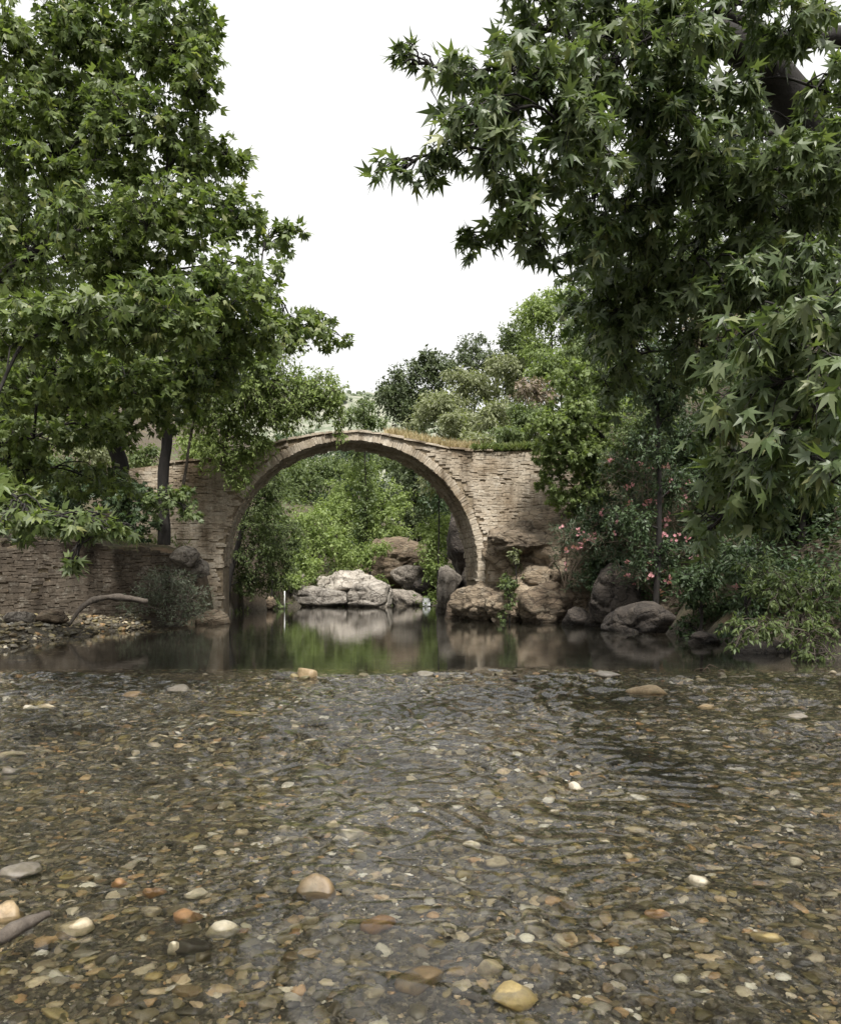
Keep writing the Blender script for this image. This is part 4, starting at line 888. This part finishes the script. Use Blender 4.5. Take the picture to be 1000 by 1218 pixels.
tag(link('hill', mesh_from('hill', np.stack([hx.ravel(), hy.ravel(), hz], -1), quads, m, True)), kind='structure')
n = 9000; k = r.integers(0, len(hp), n); pos = np.stack([hp[k, 0] + r.uniform(-2, 2, n), hp[k, 1] + r.uniform(-2, 2, n), hz[k] + .2], -1)
vis = (np.abs(pos[:, 0] + 25) < 70); pos = pos[vis]; n = len(pos)
V, F = instance_mesh(ICO[1][0] * np.array([1, 1, .75]), ICO[1][1], np.eye(3)[None] * r.uniform(.5, 1.5, n)[:, None, None], pos)
V += .25 * np.stack([pnoise(V * 1.7), pnoise(V * 1.7 + 9), pnoise(V * 1.7 + 20)], -1)
m, t, b = new_mat('hill_bush'); g = nd(t, 'ShaderNodeNewGeometry'); t.links.new(ramp(t, g.outputs['Random Per Island'], [(0, (.08, .105, .06)), (1, (.15, .175, .11))]), b.inputs['Base Color']); b.inputs['Roughness'].default_value = 1
tag(link('hill_scrub', mesh_from('hill_scrub', V, F, m)), 'grey-green scrub dotting the far hill', 'scrub', kind='stuff')

# ------------------------------------------------------------------ small things
def log(name, label, cat, pts, rads, mat, k=8, m=14):
    pth = resample(pts, m); rad = np.interp(np.linspace(0, 1, m), np.linspace(0, 1, len(rads)), rads)
    rad = rad * (1 + .3 * pnoise(pth * 9 / max(rads) * .05 + 3)) if m > 5 else rad; v, f = tubes(pth[None], rad[None], k); v = v + (.25 * max(rads) * pnoise(v / max(rads) * .9))[:, None] * np.array([.4, .4, 1]) if m > 5 else v; base = pth[0]
    caps = [np.arange(k)[::-1][None], ((m - 1) * k + np.arange(k))[None]]
    o = link(name, mesh_from(name, v - base, [f] + caps, MAT[mat], True)); o.location = base; return tag(o, label, cat)
log('driftwood_log', 'bent brown dead trunk leaning on the left bank below the retaining wall', 'log', [P(82, 744, 22.5), P(98, 722, 22.8), P(118, 712, 23.2), P(145, 711, 23.8), P(175, 716, 24.3)], [.04, .07, .09, .11, .09], 'bark', m=24)
log('driftwood_branch', 'short pale waterlogged branch among the stones at the lower left', 'branch', [P(-4, 1118, 3.55) , P(25, 1102, 3.62), P(60, 1086, 3.72)], [.03, .038, .012], 'bark', m=24)
m, t, b = new_mat('white_paint'); b.inputs['Base Color'].default_value = (.7, .7, .68, 1); b.inputs['Roughness'].default_value = .6; MAT['white'] = m
log('white_stake', 'thin white stake standing at the water edge inside the arch', 'stake', [P(338.5, 727, 40), P(338.5, 703, 40)], [.03, .03], 'white', 6, 3)
tw = np.stack([resample([P(822 + i * 7, 806, 13.8), P(826 + i * 8 + (i % 2) * 6, 797 - (i % 3) * 3, 13.7), P(836 + i * 9, 795 + (i % 2) * 4, 13.6)], 6) for i in range(4)])
v, f = tubes(tw, np.broadcast_to(np.linspace(.008, .004, 6), (4, 6)), 4); o = link('dead_twig', mesh_from('dead_twig', v - tw[0, 0], f, MAT['wood_pale'], True)); o.location = tw[0, 0]
tag(o, 'bare forked twig poking out of the water at the right', 'twig')
# little waterfall beside the grey rocks
m, t, b = new_mat('falling_water'); p = poscoord(t); n = noise_n(t, 9, 4, .6, mapping(t, p, (3, 3, .5)))
t.links.new(ramp(t, n, [(.42, (.1, .1, .09)), (.62, (.5, .52, .52))]), b.inputs['Base Color']); b.inputs['Roughness'].default_value = .35; b.inputs['Transmission Weight'].default_value = .25
su = np.linspace(0, 1, 25); prof_ = [(45.6, .42), (45.0, .38), (44.9, .3), (44.8, .24), (44.5, .2), (44.42, .1), (44.35, .05), (43.9, .02)]
V = []
for yy, zz_ in prof_:
    for s in su: V.append((P(503 + 8 * s, 700, 44)[0] + .05 * math.sin(s * 23 + yy * 7), yy + .05 * math.sin(s * 17), zz_ + .03 * math.sin(s * 31 + zz_ * 9)))
idx = np.arange(len(V)).reshape(len(prof_), 25)
tag(link('waterfall', mesh_from('waterfall', np.array(V), np.stack([idx[:-1, :-1], idx[:-1, 1:], idx[1:, 1:], idx[1:, :-1]], -1).reshape(-1, 4), m, True)), kind='structure')

# ------------------------------------------------------------------ riverbed stones
def stone_mat(name, cols, island):
    m, t, b = new_mat(name); g = nd(t, 'ShaderNodeNewGeometry')
    rnd = g.outputs['Random Per Island'] if island else nd(t, 'ShaderNodeObjectInfo').outputs['Random']
    c = ramp(t, rnd, cols) if len(cols) > 1 else None
    n = noise_n(t, 30, 5, .65, g.outputs['Position']); n2 = noise_n(t, 6, 3, .6, g.outputs['Position'])
    if c is None: c = mixc(t, 0., cols[0][1], cols[0][1])
    c = mixc(t, .85, c, ramp(t, n, [(.28, (.5, .48, .44)), (.55, (1, 1, 1)), (.8, (1.25, 1.22, 1.15))]), 'MULTIPLY')
    c = mixc(t, ramp(t, n2, [(.5, (0, 0, 0)), (.72, (.55, .55, .55))]), c, mixc(t, .75, c, (.10, .085, .03)))      # algae film
    big = noise_n(t, .8, 4, .6, g.outputs['Position'])                                        # silt and algae patches
    c = mixc(t, 1.0, c, ramp(t, big, [(.36, (.5, .47, .36)), (.5, (.9, .88, .82)), (.66, (1.12, 1.1, 1.08))]), 'MULTIPLY')
    sp = nd(t, 'ShaderNodeSeparateXYZ'); t.links.new(g.outputs['Position'], sp.inputs[0])
    wl = nd(t, 'ShaderNodeMath', operation='MULTIPLY_ADD'); t.links.new(sp.outputs[1], wl.inputs[0]); wl.inputs[1].default_value = -.008; t.links.new(sp.outputs[2], wl.inputs[2])   # height over the sloping surface
    wn = nd(t, 'ShaderNodeMath', operation='MULTIPLY_ADD'); t.links.new(n2, wn.inputs[0]); wn.inputs[1].default_value = .02; t.links.new(wl.outputs[0], wn.inputs[2])
    wt = nd(t, 'ShaderNodeMapRange'); t.links.new(wn.outputs[0], wt.inputs[0]); wt.inputs[1].default_value = -.115; wt.inputs[2].default_value = -.085
    c = mixc(t, 1.0, c, mixc(t, wt.outputs[0], (.78, .76, .72), (1, 1, 1)), 'MULTIPLY')          # wet below the splash line
    t.links.new(c, b.inputs['Base Color']); b.inputs['Roughness'].default_value = .55
    t.links.new(bump(t, n, .4, .006), b.inputs['Normal']); return m
bedcols = [(0, (.03, .026, .02)), (.15, (.06, .05, .034)), (.28, (.12, .1, .062)), (.40, (.095, .085, .04)), (.5, (.19, .16, .105)), (.58, (.12, .115, .105)), (.68, (.27, .23, .16)), (.76, (.2, .165, .06)), (.82, (.13, .105, .07)), (.87, (.30, .19, .09)), (.91, (.38, .34, .26)), (.96, (.2, .19, .17)), (.98, (.55, .52, .45)), (1, (.6, .57, .52))]
bedcols = [(q_, tuple(min(.6, k * (1.05 if max(c_) < .3 else 1.25)) for k in c_)) for q_, c_ in bedcols]
MAT['bed'] = stone_mat('river_pebbles', bedcols, False)
def pebble_batch(n, y0, y1, smin, smax, sub, seed, power=1.):
    r = np.random.default_rng(seed)
    u_ = r.random(n); y = np.sqrt(y0 ** 2 + u_ * (y1 ** 2 - y0 ** 2)); x = (r.random(n) * 2 - 1) * (.56 * y + .5)
    s = smin * (smax / smin) ** (r.random(n) ** 2.2)
    return x, y, s
PX, PY, PS, PL = [], [], [], []
for (n, y0, y1, a0, a1, sd_) in ((13000, 2.2, 6.5, .024, .095, 1), (34000, 6, 14.2, .034, .12, 2), (16000, 2.2, 6.5, .014, .03, 3)):
    x, y, q = pebble_batch(n, y0, y1, a0, a1, 1, sd_); PX.append(x); PY.append(y); PS.append(q); PL.append(np.full(n, .25))
rr = np.random.default_rng(5); n = 6000; y = rr.uniform(14, 26, n)                                                      # left gravel bank
PX.append(np.interp(y, _yk, _xl) - rr.uniform(-1.2, 4, n)); PY.append(y); PS.append(.04 * 6 ** (rr.random(n) ** 2)); PL.append(np.full(n, .25))
n = 320; x = rr.uniform(-8.5, 8, n); PX.append(x); PY.append(13.25 + .25 * np.sin(x * .9) + rr.normal(size=n) * .35)    # stones of the shoal where the pool spills over
PS.append(.06 * 3 ** rr.random(n)); PL.append(np.full(n, .7))
PX, PY, PS, PL = map(np.concatenate, (PX, PY, PS, PL)); n = len(PX)
sc3 = np.stack([PS * rr.uniform(.8, 1.4, n), PS * rr.uniform(.65, 1.0, n), PS * rr.uniform(.35, .7, n)], -1) / 2
pm = mesh_from('pebbles', np.stack([PX, PY, ground_z(PX, PY) + sc3[:, 2] * PL], -1), [np.zeros((0, 3), np.int32)]) if False else bpy.data.meshes.new('pebbles')
pm.vertices.add(n); pm.vertices.foreach_set('co', np.stack([PX, PY, ground_z(PX, PY) + sc3[:, 2] * PL], -1).astype(np.float32).ravel())
for nm, dat in (('scl', sc3), ('rot', np.stack([rr.normal(size=n) * .25, rr.normal(size=n) * .25, rr.uniform(0, 6.28, n)], -1))):
    pm.attributes.new(nm, 'FLOAT_VECTOR', 'POINT').data.foreach_set('vector', dat.astype(np.float32).ravel())
pm.attributes.new('pick', 'INT', 'POINT').data.foreach_set('value', rr.integers(0, 16, n).astype(np.int32))
pcol = bpy.data.collections.new('pebble_shapes')
for i in range(16):
    r = np.random.default_rng(1500 + i); V0, F0 = ICO[3]; k_ = int(r.integers(6, 14))
    n_ = r.normal(size=(k_, 3)); n_ /= np.linalg.norm(n_, axis=1)[:, None]; d_ = r.uniform(.65, 1, k_); w_ = r.uniform(6, 22)
    c = np.clip(V0 @ n_.T, .02, None) / d_; rad = np.clip(1 / (np.power((c ** w_).sum(1), 1 / w_) + 1e-6), .5, 1.2)
    po = bpy.data.objects.new('pebble_shape', mesh_from('pebble_shape', V0 * (rad * (1 + .12 * fbm(V0 * 1.3 + i * 5, 3)))[:, None], F0, MAT['bed'], True)); pcol.objects.link(po)
gn = bpy.data.node_groups.new('lay_pebbles', 'GeometryNodeTree')
gn.interface.new_socket('Geometry', in_out='INPUT', socket_type='NodeSocketGeometry'); gn.interface.new_socket('Geometry', in_out='OUTPUT', socket_type='NodeSocketGeometry')
gi = gn.nodes.new('NodeGroupInput'); go = gn.nodes.new('NodeGroupOutput'); ip = gn.nodes.new('GeometryNodeInstanceOnPoints'); ci = gn.nodes.new('GeometryNodeCollectionInfo')
ci.inputs['Collection'].default_value = pcol; ci.inputs['Separate Children'].default_value = True; ci.inputs['Reset Children'].default_value = True
ip.inputs['Pick Instance'].default_value = True
def gattr(nm, ty):
    a_ = gn.nodes.new('GeometryNodeInputNamedAttribute'); a_.data_type = ty; a_.inputs['Name'].default_value = nm
    return [o_ for o_ in a_.outputs if o_.enabled and o_.name == 'Attribute'][0]
e2r = gn.nodes.new('FunctionNodeEulerToRotation')
gn.links.new(gattr('rot', 'FLOAT_VECTOR'), e2r.inputs[0]); gn.links.new(e2r.outputs[0], ip.inputs['Rotation']); gn.links.new(gattr('scl', 'FLOAT_VECTOR'), ip.inputs['Scale']); gn.links.new(gattr('pick', 'INT'), ip.inputs['Instance Index'])
gn.links.new(gi.outputs[0], ip.inputs['Points']); gn.links.new(ci.outputs[0], ip.inputs['Instance']); gn.links.new(ip.outputs[0], go.inputs[0])
po = tag(link('pebbles', pm), 'bed of brown, olive and grey pebbles under the shallow water', 'pebbles', kind='stuff')
po.modifiers.new('lay_pebbles', 'NODES').node_group = gn

# single stones of the photograph: (px, py, width px, colour, label, how far it rises: 0 under water .. 1 out of it)
PC = {'white': (.56, .53, .46), 'cream': (.46, .41, .31), 'orange': (.29, .165, .075), 'tan': (.33, .25, .15), 'grey': (.2, .185, .165), 'brown': (.16, .115, .065), 'dark': (.06, .052, .045), 'yellow': (.3, .24, .11)}
PMAT = {k: stone_mat('pebble_' + k, [(0, tuple(c * .85 for c in v)), (1, tuple(min(1, c * 1.12) for c in v))], False) for k, v in PC.items()}
SHAPES = []
for i in range(10):
    r = np.random.default_rng(900 + i); V0, F0 = ICO[3]
    n_ = r.normal(size=(11, 3)); n_ /= np.linalg.norm(n_, axis=1)[:, None]; d_ = r.uniform(.62, 1, 11)
    c = np.clip(V0 @ n_.T, .02, None) / d_; rad = np.clip(1 / (np.power((c ** 26).sum(1), 1 / 26) + 1e-6), .5, 1.2)
    SHAPES.append((V0 * (rad * (1 + .06 * fbm(V0 * 1.5 + i * 5, 3)) * (1 + .12 * pnoise(V0 * 1.1 + 40 + i * 7)))[:, None] * np.array([1, .8, .55]), F0))
PME = {(k, i): mesh_from('pebble', v, f, PMAT[k], True) for k in PMAT for i, (v, f) in enumerate(SHAPES)}
def bed_point(px, py, afloat=False):
    Y = (CAMZ + .1) * FPX / (py - HY)
    if afloat:
        for _ in range(5): Y = (CAMZ - water_z(Y)) * FPX / (py - HY)
        return (px - CX) / FPX * Y, Y
    for _ in range(6):
        X = (px - CX) / FPX * Y; Y = (CAMZ - gz(X, Y)) * FPX / (py - HY)
    return (px - CX) / FPX * Y, Y
def pebble(px, py, wpx, col, label, rise=.2, group='stones picked out on the riverbed', k=0, rz=0., tall=1.):
    rise *= .62; X, Y = bed_point(px, py + (3 if rise >= .45 else 0), rise >= .45); s = M(wpx, Y) / 2 * 1.05
    o = link('pebble', PME[(col, k % 10)]); hz_ = .55 * s * tall; g0 = gz(X, Y)
    zz_ = g0 + hz_ * .35
    if rise: zz_ = max(zz_, water_z(Y) + hz_ * (rise - .75))
    if rise and zz_ - hz_ > g0: tall = tall * (zz_ - g0 + hz_) / (2 * hz_) * 1.05; zz_ = (zz_ + hz_ + g0 - .02) / 2
    o.location = (X, Y, zz_); o.scale = (s, s, s * tall); o.rotation_euler = (0, 0, rz)
    return tag(o, label, 'stone', group)
named = [(367, 802, 30, 'tan', 'yellowish tan stone standing out of the water on the riffle edge', 1.3, 1.3), (213, 818, 27, 'grey', 'rounded pale grey stone breaking the surface left of the tan one', .9, 1),
 (36, 839, 24, 'white', 'flat whitish stone near the left edge of the riffle', .8, .8), (770, 820, 42, 'tan', 'flat pale stone above water at the right end of the riffle', .9, .9), (56, 855, 18, 'cream', 'small cream stone beside the flat whitish one at the left', .4, 1),
 (720, 806, 34, 'grey', 'low grey stone at the riffle edge left of the flat pale stone', .7, .7), (706, 807, 14, 'brown', 'small brown stone at the riffle edge beside the low grey one', .6, 1), (285, 857, 40, 'yellow', 'yellow-brown submerged stone in the upper left riffle', .1, .7),
 (505, 806, 26, 'grey', 'wet grey stone under the breaking riffle at the centre', .4, .7), (447, 816, 12, 'dark', 'small black stone on the riffle', .8, 1), (420, 1008, 32, 'white', 'brightest white flat stone in the middle of the riverbed', .5, .8),
 (396, 998, 18, 'cream', 'small cream stone touching the bright white one from the left', .4, .8), (831, 1064, 32, 'white', 'white oval stone on the right side of the riverbed', .4, .8),
 (782, 1107, 27, 'orange', 'orange stone below the white oval one on the right', .2, .9), (265, 1102, 34, 'white', 'brighter white stone right of the rusty orange one in the lower left', .8, 1), (232, 1082, 28, 'white', 'dull white angular stone above the brighter white one in the lower left', .6, 1),
 (223, 1112, 38, 'orange', 'rusty orange stone just left of the brighter white one', .4, .9), (180, 1079, 29, 'orange', 'brown-orange stone left of the dull white angular one', .3, .9), (143, 1071, 20, 'orange', 'small orange-brown stone, leftmost of the orange ones', .2, .8),
 (90, 1095, 36, 'cream', 'cream stone left of all the orange ones at the lower left', .8, .8), (182, 1100, 26, 'cream', 'thin pale stone between the orange stones', .2, .6), (8, 1085, 34, 'tan', 'big rounded tan stone cut by the left edge of the picture', 1.2, 1.4),
 (12, 932, 26, 'grey', 'smaller grey stone at the left edge, halfway down the riffle', .5, .8), (15, 912, 28, 'cream', 'cream stone at the left edge above the smaller grey one', .3, .7), (338, 1004, 14, 'cream', 'small round cream stone left of the bright white pair', .3, .8),
 (288, 1008, 16, 'cream', 'small flat cream stone at centre left', .3, .6), (330, 1018, 14, 'white', 'tiny white stone at centre left', .2, .8), (225, 1150, 44, 'dark', 'blackish stone at the bottom left', .5, 1), (208, 1150, 18, 'white', 'white fleck of stone beside the blackish one', .3, .9),
 (450, 1122, 40, 'orange', 'long amber stone below the squarish brown one', .1, .6), (372, 1115, 22, 'white', 'pale stone below the squarish brown one to the left', .2, .8), (608, 1205, 54, 'yellow', 'large yellow stone at the bottom edge', .2, .8), (585, 1172, 30, 'cream', 'cream stone above the large yellow one', .1, .8),
 (915, 1133, 34, 'yellow', 'ochre stone at the lower right', .1, .8), (560, 1022, 18, 'white', 'small white stone at the centre of the bed', .4, .8), (590, 1043, 30, 'cream', 'flat cream stone just right of centre', .2, .6), (685, 947, 20, 'white', 'small white stone in the right middle', .3, .8),
 (756, 1003, 30, 'cream', 'long cream stone in the right middle', .1, .5), (945, 1040, 20, 'white', 'small whitish stone near the right edge', .3, .8), (500, 1190, 60, 'brown', 'large dark brown stone at the bottom centre', .2, .7), (660, 980, 16, 'white', 'tiny bright stone right of the centre', .3, .8),
 (840, 850, 22, 'tan', 'tan stone lying in the right riffle shallows', .5, .7), (612, 812, 18, 'dark', 'dark wet stone at the riffle edge right of centre', .6, .8), (945, 862, 36, 'grey', 'flat grey stone at the right edge of the riffle', .4, .6), (160, 838, 26, 'brown', 'brown stone in the upper left riffle', .5, .8), (25, 1055, 50, 'grey', 'large flat grey stone at the left edge above the waterlogged branch', .6, 1)]
for i, (px, py, w, col, lb, rise, tall) in enumerate(named): pebble(px, py, w, col, lb, rise, k=i, rz=(i * 1.7) % .8 - .4, tall=tall)
X, Y = bed_point(375, 1082)
o = link('pebble', rock_mesh('pebble', (M(40, Y) / 2, M(40, Y) / 2, M(44, Y) / 2), PMAT['brown'], 5, 4, planes=7, amp=.05, sharp=40, cracks=3)); o.location = (X, Y, gz(X, Y) + M(44, Y) * .32); o.rotation_euler = (0, .15, .5)
tag(o, 'squarish brown stone standing up in the lower middle', 'stone', 'stones picked out on the riverbed')
r = np.random.default_rng(4242)
LAB = {'white': 'scattered small white pebble glinting on the riverbed', 'cream': 'scattered cream-coloured pebble on the riverbed', 'orange': 'scattered orange-brown pebble on the riverbed', 'tan': 'scattered tan pebble on the riverbed', 'grey': 'scattered grey cobble on the riverbed', 'brown': 'scattered brown cobble on the riverbed', 'dark': 'scattered blackish cobble on the riverbed', 'yellow': 'scattered ochre-yellow pebble on the riverbed'}
for i in range(299 - len(named)):
    py = 850 + 360 * r.random() ** .8; px = r.uniform(0, 1000); Y = 1.7 * FPX / (py - HY)
    col = r.choice(list(LAB), p=[.07, .13, .05, .16, .18, .22, .09, .10])
    w = FPX * (.04 + .07 * r.random() ** 2) / Y * (.7 if col in ('white', 'orange') else 1)
    zone = ('in the far riffle' if py < 950 else 'in the middle of the bed' if py < 1080 else 'near the bottom edge') + (', left' if px < 333 else ', centre' if px < 667 else ', right')
    pebble(px, py, w, col, LAB[col].replace(' on the riverbed', ' ' + zone), 0, group=col + ' stones ' + zone, k=int(r.integers(10)), rz=r.uniform(-3, 3), tall=r.uniform(.7, 1))
